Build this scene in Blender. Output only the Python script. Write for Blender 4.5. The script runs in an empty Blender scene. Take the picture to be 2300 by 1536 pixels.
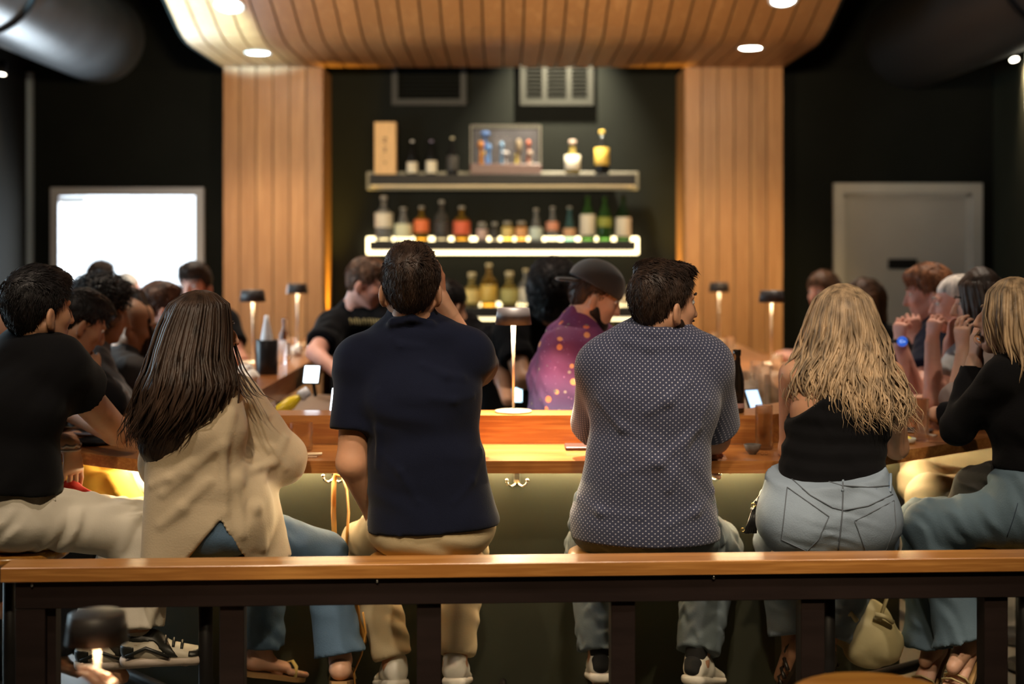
import bpy, math, random
import numpy as np
from mathutils import Vector, Matrix

# ---------------------------------------------------------------- camera, world, exposure
SC = bpy.context.scene
COL = SC.collection
FPX, VX, VY, CH = 3194.0, 1130.0, 560.0, 1.60      # 50 mm lens, eye height 1.60 m, looking along +Y
cam_d = bpy.data.cameras.new('camera'); cam = bpy.data.objects.new('camera', cam_d); COL.objects.link(cam)
cam.location = (0, 0, CH); cam.rotation_euler = (math.radians(90), 0, 0)
cam_d.sensor_width = 36; cam_d.lens = 36 * FPX / 2300.0
cam_d.shift_x = (1150 - VX) / 2300.0; cam_d.shift_y = -(768 - VY) / 2300.0
cam_d.clip_start = 0.05; cam_d.clip_end = 80
cam_d.dof.use_dof = True; cam_d.dof.focus_distance = 4.25; cam_d.dof.aperture_fstop = 1.6
SC.camera = cam
SC.view_settings.view_transform = 'Standard'; SC.view_settings.look = 'None'
SC.view_settings.exposure = 1.0; SC.view_settings.gamma = 1.0; SC.view_settings.use_curve_mapping = False
world = bpy.data.worlds.new('world'); SC.world = world; world.use_nodes = True
world.node_tree.nodes['Background'].inputs[0].default_value = (0.78, 0.9, 1.0, 1)
world.node_tree.nodes['Background'].inputs[1].default_value = 1.4
SC.cycles.use_denoising = True
SC.cycles.max_bounces = 8; SC.cycles.diffuse_bounces = 4; SC.cycles.glossy_bounces = 3
SC.cycles.transmission_bounces = 6; SC.cycles.transparent_max_bounces = 8
SC.cycles.sample_clamp_indirect = 4.0; SC.cycles.caustics_reflective = False; SC.cycles.caustics_refractive = False
random.seed(7); RNG = np.random.default_rng(7)
R = math.radians
PI = math.pi

def at(x, y, z):
    """world point that stands at distance z along the room, from where it is seen in the photograph"""
    return Vector(((x - VX) / FPX * z, z, CH - (y - VY) / FPX * z))

def light(name, kind, loc, power, color=(1, .8, .6), aim=None, size=.1, angle=60, blend=.6, size_y=None):
    d = bpy.data.lights.new(name, kind); d.energy = power; d.color = color
    o = bpy.data.objects.new(name, d); COL.objects.link(o); o.location = loc
    if kind == 'SPOT': d.spot_size = R(angle); d.spot_blend = blend; d.shadow_soft_size = size
    elif kind == 'AREA':
        d.size = size
        if size_y: d.shape = 'RECTANGLE'; d.size_y = size_y
    else: d.shadow_soft_size = size
    if aim is not None:
        o.rotation_euler = (Vector(aim) - Vector(loc)).to_track_quat('-Z', 'Y').to_euler()
    return o
# room lights: ceiling spots over the seats and the bar, others added to brighten divider and door, daylight comes from the sky through the doorway and the side window
def ceil(x, y, z, aim, p, ang=70, col=(1, .82, .64), size=.05): return light('overhead_spot', 'SPOT', (x, y, z), p, col, aim, size, ang, .8)
ceil(-.9, 2.9, 3.6, (-.8, 4.4, .9), 62, 60); ceil(.5, 2.8, 3.6, (.5, 4.4, 1.2), 85, 50); ceil(1.8, 2.9, 3.6, (1.6, 4.5, .9), 55, 60); ceil(-2.2, 3.2, 3.6, (-1.6, 4.4, .9), 30, 60)
for x in (-.9, .25, 1.4): ceil(x, 1.7, 3.5, (x, 3.68, .76), 105, 44, (1, .78, .50))  # added spots that brighten the divider's oak front and top
ceil(0.1, 4.9, 3.6, (0.14, 4.85, .9), 1200, 19); ceil(0, 6.3, 3.6, (0, 6.5, 1), 80, 80)
ceil(-1.9, 6.4, 3.55, (-1.5, 6.6, 1.0), 80, 70); ceil(2.0, 6.4, 3.55, (1.6, 6.4, 1.0), 95, 70)
ceil(.12, 3.0, 3.6, (.12, 3.72, .78), 40, 26)  # added narrow spot for the bright patch on the divider top
ceil(2.9, 8.6, 3.5, (2.95, 10.5, 1.3), 210, 60)  # added spot that lifts the grey door out of the dark
# added fill spots without fixtures, brightening the boarded canopy and the wood columns
for x in (-1.3, 0, 1.3): light('canopy_fill', 'SPOT', (x * .8, 5.0, 2.75), 180, (1, .77, .48), (x, 9.0, 3.0), .1, 60, .9)
light('column_fill', 'SPOT', (-1.5, 6.8, 3.1), 50, (1, .70, .36), (-1.62, 10, 1.3), .06, 34, .9); light('column_fill', 'SPOT', (1.5, 6.8, 3.1), 120, (1, .68, .28), (1.62, 10, 1.2), .06, 34, .9)
for x, y, z in ((-1.593, 9.25, 2.85), (1.575, 9.05, 2.85), (-1.6, 8.33, 3.02), (1.63, 8.27, 3.04)): light('downlight', 'SPOT', (x, y, z), 45, (1, .86, .68), (x, y - .15, 0), .05, 110, .7)
light('column_uplight', 'SPOT', (-1.20, 10.30, .95), 130, (1, .60, .06), (-1.275, 10.32, 2.4), .02, 40, .9)
light('column_uplight', 'SPOT', (1.21, 10.30, .95), 130, (1, .60, .06), (1.285, 10.32, 2.4), .02, 40, .9)
light('niche_spot', 'SPOT', (.45, 10.10, 3.6), 520, (1, .88, .62), (.40, 10.5, 2.4), .05, 70, 1.0)
light('cool_spot', 'SPOT', (-2.9, 5.4, 1.9), 2400, (.42, .80, 1.0), (-2.12, 8.35, 3.05), .03, 20, .3)  # added, unseen: makes the cool streak on canopy corner and duct
light('window_sky', 'AREA', (-3.62, 6.4, 1.3), 40, (.60, .86, 1.0), (0, 6.2, -.6), 2.2, size_y=2.0)
light('door_sky', 'AREA', (-2.76, 10.75, 1.1), 50, (.78, .9, 1.0), (-2.4, 8, 1.0), 1.0, size_y=1.9)
light('shelf_fill', 'SPOT', (.35, 4.6, 2.62), 45, (1, .86, .60), (.45, 10.5, 2.35), .05, 17, 1.0)  # added fill on the back wall above the shelves, no fixture


# ---------------------------------------------------------------- object helpers
def tag(o, label=None, cat=None, group=None, kind=None):
    if label: o['label'] = label
    if cat: o['category'] = cat
    if group: o['group'] = group
    if kind: o['kind'] = kind
    return o
def empty(name, loc=(0, 0, 0), rz=0, parent=None):
    o = bpy.data.objects.new(name, None); COL.objects.link(o); o.location = loc; o.rotation_euler = (0, 0, rz)
    o.empty_display_size = .1
    if parent: o.parent = parent
    return o
def copy_tree(o, parent=None):
    c = o.copy(); COL.objects.link(c); c.parent = parent
    for ch in list(o.children): copy_tree(ch, c)
    return c
class MB:
    """collects simple solids, built as one mesh"""
    def __init__(s): s.v = []; s.f = []; s.sm = []
    def add(s, vs, fs, smooth=False):
        n = len(s.v); s.v += [tuple(v) for v in vs]; s.f += [tuple(i + n for i in f) for f in fs]; s.sm += [smooth] * len(fs); return s
    def box(s, x0, x1, y0, y1, z0, z1, b=0.0):
        if b <= 0:
            vs = [(x, y, z) for z in (z0, z1) for y in (y0, y1) for x in (x0, x1)]
            return s.add(vs, [(0, 2, 3, 1), (4, 5, 7, 6), (0, 1, 5, 4), (2, 6, 7, 3), (0, 4, 6, 2), (1, 3, 7, 5)])
        vs = []
        for z, q in ((z0, b), (z0 + b, 0), (z1 - b, 0), (z1, b)):
            vs += [(x0 + q + (b if q == 0 else 0), y0 + q, z), (x1 - q - (b if q == 0 else 0), y0 + q, z),
                   (x1 - q, y0 + q + (b if q == 0 else 0), z), (x1 - q, y1 - q - (b if q == 0 else 0), z),
                   (x1 - q - (b if q == 0 else 0), y1 - q, z), (x0 + q + (b if q == 0 else 0), y1 - q, z),
                   (x0 + q, y1 - q - (b if q == 0 else 0), z), (x0 + q, y0 + q + (b if q == 0 else 0), z)]
        fs = [tuple(range(7, -1, -1)), tuple(range(24, 32))]
        for l in range(3):
            for i in range(8):
                fs.append((l * 8 + i, l * 8 + (i + 1) % 8, l * 8 + 8 + (i + 1) % 8, l * 8 + 8 + i))
        return s.add(vs, fs)
    def lathe(s, prof, c=(0, 0, 0), n=20, axis=None, smooth=True, cap=True):
        vs = []; fs = []
        M = Matrix.Identity(3)
        if axis is not None: M = Vector((0, 0, 1)).rotation_difference(Vector(axis)).to_matrix()
        for r, z in prof:
            for i in range(n):
                a = 2 * PI * i / n
                p = M @ Vector((r * math.cos(a), r * math.sin(a), z)); vs.append((p.x + c[0], p.y + c[1], p.z + c[2]))
        for j in range(len(prof) - 1):
            for i in range(n):
                fs.append((j * n + i, j * n + (i + 1) % n, (j + 1) * n + (i + 1) % n, (j + 1) * n + i))
        if cap:
            fs.append(tuple(range(n - 1, -1, -1))); fs.append(tuple((len(prof) - 1) * n + i for i in range(n)))
        return s.add(vs, fs, smooth)
    def tube(s, pts, r, n=8, flat=1.0, up=(0, 0, 1), smooth=True):
        pts = [Vector(p) for p in pts]; m = len(pts); rs = r if hasattr(r, '__len__') else [r] * m
        vs = []; fs = []; prev = None
        for i, p in enumerate(pts):
            t = (pts[min(i + 1, m - 1)] - pts[max(i - 1, 0)])
            t = t.normalized() if t.length > 1e-9 else Vector((0, 0, 1))
            if prev is None:
                u = Vector(up).cross(t)
                if u.length < 1e-3: u = Vector((1, 0, 0)).cross(t)
            else: u = prev - t * prev.dot(t)
            u.normalize(); prev = u; w = t.cross(u)
            for k in range(n):
                a = 2 * PI * k / n
                vs.append(p + u * (math.cos(a) * rs[i]) + w * (math.sin(a) * rs[i] * flat))
        for j in range(m - 1):
            for k in range(n): fs.append((j * n + k, j * n + (k + 1) % n, (j + 1) * n + (k + 1) % n, (j + 1) * n + k))
        fs.append(tuple(range(n - 1, -1, -1))); fs.append(tuple((m - 1) * n + i for i in range(n)))
        return s.add(vs, fs, smooth)
    def prism(s, poly, z0, z1):
        n = len(poly); vs = [(x, y, z0) for x, y in poly] + [(x, y, z1) for x, y in poly]
        fs = [tuple(range(n - 1, -1, -1)), tuple(range(n, 2 * n))] + [(i, (i + 1) % n, n + (i + 1) % n, n + i) for i in range(n)]
        return s.add(vs, fs)
    def build(s, name, m, parent=None, loc=None):
        me = bpy.data.meshes.new(name); me.from_pydata(s.v, [], s.f)
        if any(s.sm): me.polygons.foreach_set('use_smooth', s.sm)
        me.materials.append(m); me.update()
        o = bpy.data.objects.new(name, me); COL.objects.link(o)
        if parent: o.parent = parent
        if loc: o.location = loc
        return o
def poly_area(p): return sum(p[i][0] * p[(i + 1) % len(p)][1] - p[(i + 1) % len(p)][0] * p[i][1] for i in range(len(p))) / 2
def text(name, body, size, loc, rot, m, parent=None, ext=.0008):
    c = bpy.data.curves.new(name, 'FONT'); c.body = body; c.size = size; c.extrude = ext; c.align_x = 'CENTER'; c.align_y = 'CENTER'
    c.materials.append(m); o = bpy.data.objects.new(name, c); COL.objects.link(o); o.location = loc; o.rotation_euler = rot
    if parent: o.parent = parent
    return o

# ---------------------------------------------------------------- materials
MATS = {}
def mat(name, col, rough=.6, metal=0.0, emit=0.0, ecol=None, trans=0.0, ior=1.45, noise=None, bump=None, sss=0.0, coat=0.0, alpha=1.0, spec=.5, sheen=0.0):
    """noise=(scale, amount[, stretch xyz]) varies the colour, bump=(scale, strength[, stretch]) gives fine relief"""
    if name in MATS: return MATS[name]
    m = bpy.data.materials.new(name); m.use_nodes = True; nt = m.node_tree; N = nt.nodes; L = nt.links
    b = N['Principled BSDF']; b.inputs['Base Color'].default_value = (*col, 1); b.inputs['Roughness'].default_value = rough
    b.inputs['Metallic'].default_value = metal; b.inputs['IOR'].default_value = ior
    b.inputs['Transmission Weight'].default_value = trans; b.inputs['Coat Weight'].default_value = coat
    b.inputs['Specular IOR Level'].default_value = spec; b.inputs['Alpha'].default_value = alpha
    b.inputs['Sheen Weight'].default_value = sheen
    if sss: b.inputs['Subsurface Weight'].default_value = sss; b.inputs['Subsurface Radius'].default_value = (.02, .008, .004); b.inputs['Subsurface Scale'].default_value = .5
    if emit: b.inputs['Emission Color'].default_value = (*(ecol or col), 1); b.inputs['Emission Strength'].default_value = emit
    def coords(st):
        tc = N.new('ShaderNodeTexCoord'); mp = N.new('ShaderNodeMapping'); mp.inputs['Scale'].default_value = st
        L.new(tc.outputs['Object'], mp.inputs['Vector']); return mp.outputs[0]
    if noise:
        n = N.new('ShaderNodeTexNoise'); n.inputs['Scale'].default_value = noise[0]; n.inputs['Detail'].default_value = 5
        L.new(coords(noise[2] if len(noise) > 2 else (1, 1, 1)), n.inputs['Vector'])
        r = N.new('ShaderNodeMapRange'); r.inputs[1].default_value = .3; r.inputs[2].default_value = .7
        r.inputs[3].default_value = 1 - noise[1]; r.inputs[4].default_value = 1 + noise[1]
        L.new(n.outputs[0], r.inputs[0]); mx = N.new('ShaderNodeVectorMath'); mx.operation = 'SCALE'
        mx.inputs[0].default_value = col; L.new(r.outputs[0], mx.inputs['Scale']); L.new(mx.outputs[0], b.inputs['Base Color'])
    if bump:
        n = N.new('ShaderNodeTexNoise'); n.inputs['Scale'].default_value = bump[0]; n.inputs['Detail'].default_value = 4
        L.new(coords(bump[2] if len(bump) > 2 else (1, 1, 1)), n.inputs['Vector'])
        bp = N.new('ShaderNodeBump'); bp.inputs['Strength'].default_value = bump[1]; bp.inputs['Distance'].default_value = .004
        L.new(n.outputs[0], bp.inputs['Height']); L.new(bp.outputs[0], b.inputs['Normal'])
    MATS[name] = m; return m
def wood(name, c1, c2, rough=.4, along='x', scale=1.0, coat=0.0, rand=.12):
    """stretched noise and distorted rings as grain, with a little change from board to board"""
    if name in MATS: return MATS[name]
    m = bpy.data.materials.new(name); m.use_nodes = True; nt = m.node_tree; N = nt.nodes; L = nt.links
    b = N['Principled BSDF']; b.inputs['Roughness'].default_value = rough; b.inputs['Coat Weight'].default_value = coat; b.inputs['Coat Roughness'].default_value = .2
    tc = N.new('ShaderNodeTexCoord'); mp = N.new('ShaderNodeMapping'); oi = N.new('ShaderNodeObjectInfo')
    st = {'x': (.6, 14, 14), 'y': (14, .6, 14), 'z': (14, 14, .6)}[along]
    mp.inputs['Scale'].default_value = tuple(v * scale for v in st); L.new(tc.outputs['Object'], mp.inputs['Vector'])
    ad = N.new('ShaderNodeVectorMath'); L.new(mp.outputs[0], ad.inputs[0]); 
    sc = N.new('ShaderNodeMath'); sc.operation = 'MULTIPLY'; sc.inputs[1].default_value = 37.0; L.new(oi.outputs['Random'], sc.inputs[0])
    L.new(sc.outputs[0], ad.inputs[1])
    n = N.new('ShaderNodeTexNoise'); n.inputs['Scale'].default_value = 1.1; n.inputs['Detail'].default_value = 3; n.inputs['Distortion'].default_value = .6
    L.new(ad.outputs[0], n.inputs['Vector'])
    ml = N.new('ShaderNodeMath'); ml.operation = 'MULTIPLY'; ml.inputs[1].default_value = 9.0; L.new(n.outputs[0], ml.inputs[0])
    sn = N.new('ShaderNodeMath'); sn.operation = 'SINE'; L.new(ml.outputs[0], sn.inputs[0])
    n2 = N.new('ShaderNodeTexNoise'); n2.inputs['Scale'].default_value = 9; n2.inputs['Detail'].default_value = 6; L.new(ad.outputs[0], n2.inputs['Vector'])
    mm = N.new('ShaderNodeMath'); mm.operation = 'MULTIPLY_ADD'; mm.inputs[1].default_value = .22; L.new(sn.outputs[0], mm.inputs[0]); L.new(n2.outputs[0], mm.inputs[2])
    rp = N.new('ShaderNodeValToRGB'); rp.color_ramp.elements[0].position = .25; rp.color_ramp.elements[0].color = (*c2, 1)
    rp.color_ramp.elements[1].position = .7; rp.color_ramp.elements[1].color = (*c1, 1); L.new(mm.outputs[0], rp.inputs[0])
    hv = N.new('ShaderNodeMapRange'); hv.inputs[3].default_value = 1 - rand; hv.inputs[4].default_value = 1 + rand; L.new(oi.outputs['Random'], hv.inputs[0])
    mx = N.new('ShaderNodeVectorMath'); mx.operation = 'SCALE'; L.new(rp.outputs[0], mx.inputs[0]); L.new(hv.outputs[0], mx.inputs['Scale'])
    L.new(mx.outputs[0], b.inputs['Base Color'])
    bp = N.new('ShaderNodeBump'); bp.inputs['Strength'].default_value = .15; bp.inputs['Distance'].default_value = .002
    b.inputs['Coat Roughness'].default_value = .1; L.new(n2.outputs[0], bp.inputs['Height']); L.new(bp.outputs[0], b.inputs['Normal'])
    MATS[name] = m; return m

# ---------------------------------------------------------------- implicit bodies (people, bags, shoes, hair)
def V3(p): return np.array((p[0], p[1], p[2]), dtype=np.float32)
def unit(v): v = np.asarray(v, dtype=np.float32); return v / (np.linalg.norm(v) + 1e-9)
class Field:
    def __init__(s): s.p = []; s.mods = []
    def _add(s, fn, lo, hi, k, sub=False): s.p.append((fn, lo, hi, k, sub)); return s
    def cone(s, a, b, ra, rb, k=.02, sub=False):
        a = V3(a); b = V3(b); ab = b - a; L2 = float(ab @ ab) + 1e-9
        def fn(P):
            q = P - a; t = np.clip((q @ ab) / L2, 0, 1); q -= t[..., None] * ab
            return np.sqrt((q * q).sum(-1)) - (ra + (rb - ra) * t)
        r = max(ra, rb); return s._add(fn, np.minimum(a, b) - r, np.maximum(a, b) + r, k, sub)
    def ell(s, c, r, M=None, k=.02, sub=False):
        c = V3(c); r = np.array(r, dtype=np.float32); M = np.eye(3, dtype=np.float32) if M is None else np.asarray(M, dtype=np.float32)
        def fn(P):
            q = (P - c) @ M; k0 = np.sqrt(((q / r) ** 2).sum(-1)); k1 = np.sqrt(((q / (r * r)) ** 2).sum(-1)) + 1e-6
            return k0 * (k0 - 1) / k1
        e = np.abs(M) @ r; return s._add(fn, c - e, c + e, k, sub)
    def econe(s, a, b, wa, wb, side, k=.03, rnd=.6, sub=False):
        """limb or trunk with an oval section: wa, wb = (half width along side, half depth)"""
        a = V3(a); b = V3(b); ax = b - a; L = float(np.linalg.norm(ax)) + 1e-9; ax = ax / L
        u = V3(side); u = unit(u - ax * (u @ ax)); v = np.cross(ax, u); wa = np.array(wa, float); wb = np.array(wb, float)
        def fn(P):
            q = P - a; h = q @ ax; t = np.clip(h / L, 0, 1); w = wa[0] + (wb[0] - wa[0]) * t; d = wa[1] + (wb[1] - wa[1]) * t
            x = q @ u; y = q @ v; e = (h - t * L) / (d * rnd * 1.6)
            k0 = np.sqrt((x / w) ** 2 + (y / d) ** 2 + e * e) + 1e-6; k1 = np.sqrt((x / w ** 2) ** 2 + (y / d ** 2) ** 2 + (e / (d * rnd * 1.6)) ** 2) + 1e-6
            return k0 * (k0 - 1) / k1
        r = max(wa.max(), wb.max()); return s._add(fn, np.minimum(a, b) - r, np.maximum(a, b) + r, k, sub)
    def chain(s, pts, rs, k=.02, sub=False):
        for i in range(len(pts) - 1): s.cone(pts[i], pts[i + 1], rs[i], rs[i + 1], k, sub)
        return s
    def cut(s, c, n):
        """throw away what lies beyond the plane through c with normal n"""
        c = V3(c); n = unit(V3(n)); s.mods.append(lambda P, D: np.maximum(D, (P - c) @ n)); return s
    def mod(s, f): s.mods.append(f); return s
    def ev(s, P):
        D = np.full(P.shape[:-1], 1.0, dtype=np.float32)
        for fn, lo, hi, k, sub in s.p:
            d = fn(P.copy())
            D = s._mix(D, d, k, sub)
        for m in s.mods: D = m(P, D)
        return D
    @staticmethod
    def _mix(D, d, k, sub):
        if sub:
            h = np.clip(.5 - .5 * (D + d) / k, 0, 1); return D * (1 - h) + (-d) * h + k * h * (1 - h)
        h = np.clip(.5 + .5 * (D - d) / k, 0, 1); return D * (1 - h) + d * h - k * h * (1 - h)
    def mesh(s, v, smooth=1):
        add = [q for q in s.p if not q[4]]
        lo = np.min([q[1] for q in add], 0) - 3 * v - .01; hi = np.max([q[2] for q in add], 0) + 3 * v + .01
        n = np.ceil((hi - lo) / v).astype(int) + 1
        D = np.full(n, .5, dtype=np.float32); ax = [lo[i] + v * np.arange(n[i], dtype=np.float32) for i in range(3)]
        def sl(l, h, m):
            i0 = np.clip(np.floor((l - m - lo) / v).astype(int), 0, n); i1 = np.clip(np.ceil((h + m - lo) / v).astype(int) + 1, 0, n)
            return tuple(slice(a, b) for a, b in zip(i0, i1))
        for fn, l, h, k, sub in s.p:
            S = sl(l, h, k + 3 * v)
            if any(q.stop <= q.start for q in S): continue
            P = np.stack(np.meshgrid(ax[0][S[0]], ax[1][S[1]], ax[2][S[2]], indexing='ij'), -1).astype(np.float32)
            D[S] = s._mix(D[S], fn(P), k, sub)
        if s.mods:
            near = np.argwhere(np.abs(D) < max(.05, 4 * v))
            if len(near):
                P = (lo + near * v).astype(np.float32); d = D[tuple(near.T)]
                far = D <= -max(.05, 4 * v)
                fi = np.argwhere(far); PF = (lo + fi * v).astype(np.float32); dF = D[far]
                for m in s.mods:
                    d = m(P, d); dF = m(PF, dF) if len(fi) else dF
                D[tuple(near.T)] = d; D[far] = dF
        D[0] = D[-1] = .5; D[:, 0] = D[:, -1] = .5; D[:, :, 0] = D[:, :, -1] = .5
        I = D < 0
        c = I[:-1, :-1, :-1].astype(np.int8)
        for dx in (0, 1):
            for dy in (0, 1):
                for dz in (0, 1):
                    if dx + dy + dz: c = c + I[dx:n[0] - 1 + dx, dy:n[1] - 1 + dy, dz:n[2] - 1 + dz]
        act = (c > 0) & (c < 8); idx = np.argwhere(act)
        if not len(idx): return np.zeros((0, 3)), np.zeros((0, 4), int)
        ids = np.full(act.shape, -1, dtype=np.int32); ids[act] = np.arange(len(idx))
        off = np.array([(i, j, k) for i in (0, 1) for j in (0, 1) for k in (0, 1)])
        cv = np.stack([D[idx[:, 0] + o[0], idx[:, 1] + o[1], idx[:, 2] + o[2]] for o in off], 1)
        acc = np.zeros((len(idx), 3)); cnt = np.zeros(len(idx))
        for a in range(8):
            for b in range(a + 1, 8):
                if np.abs(off[a] - off[b]).sum() != 1: continue
                m = (cv[:, a] < 0) != (cv[:, b] < 0); t = cv[m, a] / (cv[m, a] - cv[m, b])
                acc[m] += off[a] + t[:, None] * (off[b] - off[a]); cnt[m] += 1
        X = lo + (idx + acc / cnt[:, None]) * v
        F = []
        for axx in range(3):
            sA = [slice(1, -1)] * 3; sB = [slice(1, -1)] * 3
            sA[axx] = slice(0, -1); sB[axx] = slice(1, None)
            A = I[tuple(sA)]; B = I[tuple(sB)]
            o1, o2 = [(1, 2), (2, 0), (0, 1)][axx]
            for cond, flip in (((A) & (~B), False), ((~A) & B, True)):
                e = np.argwhere(cond)
                if not len(e): continue
                base = e.copy(); base[:, o1] += 1; base[:, o2] += 1
                def cell(d1, d2):
                    q = base.copy(); q[:, o1] -= d1; q[:, o2] -= d2; return ids[q[:, 0], q[:, 1], q[:, 2]]
                q = np.stack([cell(1, 1), cell(0, 1), cell(0, 0), cell(1, 0)], 1)
                F.append(q[:, ::-1] if flip else q)
        F = np.concatenate(F); F = F[(F >= 0).all(1)]
        for _ in range(smooth):
            E = np.concatenate([F[:, [0, 1]], F[:, [1, 2]], F[:, [2, 3]], F[:, [3, 0]]])
            S2 = np.stack([np.bincount(E[:, 0], X[E[:, 1], i], len(X)) + np.bincount(E[:, 1], X[E[:, 0], i], len(X)) for i in range(3)], 1)
            C2 = np.bincount(E[:, 0], minlength=len(X)) + np.bincount(E[:, 1], minlength=len(X))
            X = X * .5 + .5 * S2 / np.maximum(C2, 1)[:, None]
        return X, F
    def hit(s, x, y, z0=3.6, z1=6.5):
        """first surface point met when looking at that place of the photograph"""
        o = np.array([0, 0, CH], dtype=np.float32); d = V3(at(x, y, 1.0)) - o; t = z0
        ts = np.arange(z0, z1, .01, dtype=np.float32); P = o + ts[:, None] * d; D = s.ev(P); i = np.argmax(D < 0)
        if D[i] >= 0: j = int(np.argmin(D)); return Vector(P[j])
        a, b = ts[max(i - 1, 0)], ts[i]
        for _ in range(8):
            m = (a + b) / 2
            if s.ev((o + m * d)[None])[0] < 0: b = m
            else: a = m
        return Vector(o + b * d)
def mesh_obj(name, parts, m, parent=None, origin=None):
    """parts: list of (verts, quads) arrays joined into one object"""
    X = []; F = []; n = 0
    for x, f in parts:
        if len(x): X.append(x); F.append(np.asarray(f) + n); n += len(x)
    X = np.concatenate(X); F = np.concatenate(F)
    if origin is not None: X = X - np.array(origin)
    me = bpy.data.meshes.new(name); me.vertices.add(len(X)); me.vertices.foreach_set('co', X.astype(np.float32).ravel())
    me.loops.add(F.size); me.loops.foreach_set('vertex_index', F.astype(np.int32).ravel())
    me.polygons.add(len(F)); me.polygons.foreach_set('loop_start', np.arange(len(F), dtype=np.int32) * 4)
    me.polygons.foreach_set('use_smooth', np.ones(len(F), dtype=bool)); me.update(calc_edges=True); me.validate()
    me.materials.append(m); o = bpy.data.objects.new(name, me); COL.objects.link(o)
    if parent: o.parent = parent
    return o
def folds(amp, wl, dirv, seed=0, mask=None):
    """soft cloth creases: warped ridges across dirv"""
    r = np.random.default_rng(seed); d = unit(dirv); e = r.normal(size=(3, 3)); ph = r.uniform(0, 6.28, 4)
    def f(P, D):
        w = 2 * PI / wl
        q = P @ d * w + 1.6 * np.sin(P @ e[0] * w * .35 + ph[0]) + 1.2 * np.sin(P @ e[1] * w * .25 + ph[1])
        rid = np.sin(q + ph[2]); rid = np.sign(rid) * np.abs(rid) ** 1.5
        en = .5 + .5 * np.sin(P @ e[2] * w * .3 + ph[3])
        a = amp * rid * en
        return D + (a * mask(P) if mask else a)
    return f
# ---------------------------------------------------------------- people
def _flat(self, a, b, ra, rb, k=.02, flatb=True, bell=0.0):
    a = V3(a); b = V3(b); ab = b - a; L = float(np.linalg.norm(ab)) + 1e-9; ax = ab / L
    def fn(P):
        q = P - a; h = q @ ax; t = np.clip(h / L, 0, 1); q -= (t * L)[..., None] * ax
        d = np.sqrt((q * q).sum(-1)) - (ra + (rb - ra) * t + bell * t ** 4)
        return np.maximum(d, h - L) if flatb else d
    r = max(ra, rb) + bell
    return self._add(fn, np.minimum(a, b) - r, np.maximum(a, b) + r, k)
Field.fcone = _flat

def orient(yaw, pitch=0, roll=0):
    M = Matrix.Rotation(R(yaw), 3, 'Z') @ Matrix.Rotation(R(-pitch), 3, 'X') @ Matrix.Rotation(R(roll), 3, 'Y')
    return np.array(M, dtype=np.float32)
SKIN = {}
def skin(kind):
    c = {'fair': (.62, .36, .25), 'pink': (.66, .33, .25), 'warm': (.54, .28, .165), 'tan': (.44, .23, .13), 'brown': (.34, .17, .09)}[kind]
    return mat('skin_' + kind, c, rough=.5, noise=(9, .14), bump=(60, .12), sss=.12)
def hairmat(kind):
    c = {'black': (.012, .010, .010), 'dark': (.035, .020, .013), 'brown': (.11, .055, .03), 'red': (.26, .11, .05), 'blond': (.36, .25, .145),
         'white': (.62, .56, .5), 'grey': (.20, .18, .17), 'darkred': (.08, .035, .02), 'lightbrown': (.20, .12, .07)}[kind]
    return mat('hair_' + kind, c, rough=.48, noise=(1.0, .62, (42, 42, 1.2)), bump=(26, .4, (6, 6, .6)), spec=.35)

def head_skin(F, c, M, s=1.0, face=True, ear=True, neck=None, nr=.055):
    c = V3(c)
    def w(x, y, z): return c + M @ (np.array((x, y, z), dtype=np.float32) * s)
    F.ell(w(0, -.014, .028), (.073 * s, .093 * s, .084 * s), M, .02)
    F.ell(w(0, .028, -.03), (.061 * s, .064 * s, .083 * s), M, .02)
    F.ell(w(0, .03, -.075), (.05 * s, .05 * s, .042 * s), M, .02)
    F.ell(w(0, .068, -.1), (.024 * s, .02 * s, .02 * s), M, .02)
    for q in (-1, 1):
        F.cone(w(q * .052, -.005, -.055), w(q * .02, .06, -.098), .022 * s, .018 * s, .02)
        if ear:
            F.ell(w(q * .083, -.016, -.030), (.0095 * s, .019 * s, .033 * s), M @ np.array(Matrix.Rotation(R(q * 24), 3, 'Z'), dtype=np.float32), .008)
            F.ell(w(q * .093, -.008, -.026), (.006 * s, .009 * s, .016 * s), M, .006, sub=True)
            F.ell(w(q * .080, -.008, -.056), (.007 * s, .009 * s, .010 * s), M, .006)
        if face:
            F.ell(w(q * .034, .058, -.028), (.024 * s, .022 * s, .022 * s), M, .02)
            F.cone(w(q * .012, .086, .022), w(q * .045, .070, .020), .009 * s, .007 * s, .012)
            F.ell(w(q * .032, .092, .004), (.016 * s, .012 * s, .010 * s), M, .010, sub=True)
            F.cone(w(q * .010, .096, -.036), w(q * .012, .090, -.038), .008 * s, .006 * s, .006)
    if face:
        F.chain([w(0, .086, .012), w(0, .100, -.012), w(0, .112, -.034)], [.009 * s, .010 * s, .0115 * s], .010)
        F.cone(w(0, .082, -.05), w(0, .086, -.06), .016 * s, .012 * s, .012)
        F.cone(w(-.019, .086, -.0635), w(.019, .086, -.0635), .0065 * s, .0065 * s, .006)
        F.cone(w(-.015, .086, -.0745), w(.015, .086, -.0745), .0080 * s, .0080 * s, .006)
    if neck is not None:
        F.cone(neck, w(0, -.022, -.05), nr * s * 1.08, nr * s, .025)
    return w
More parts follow.
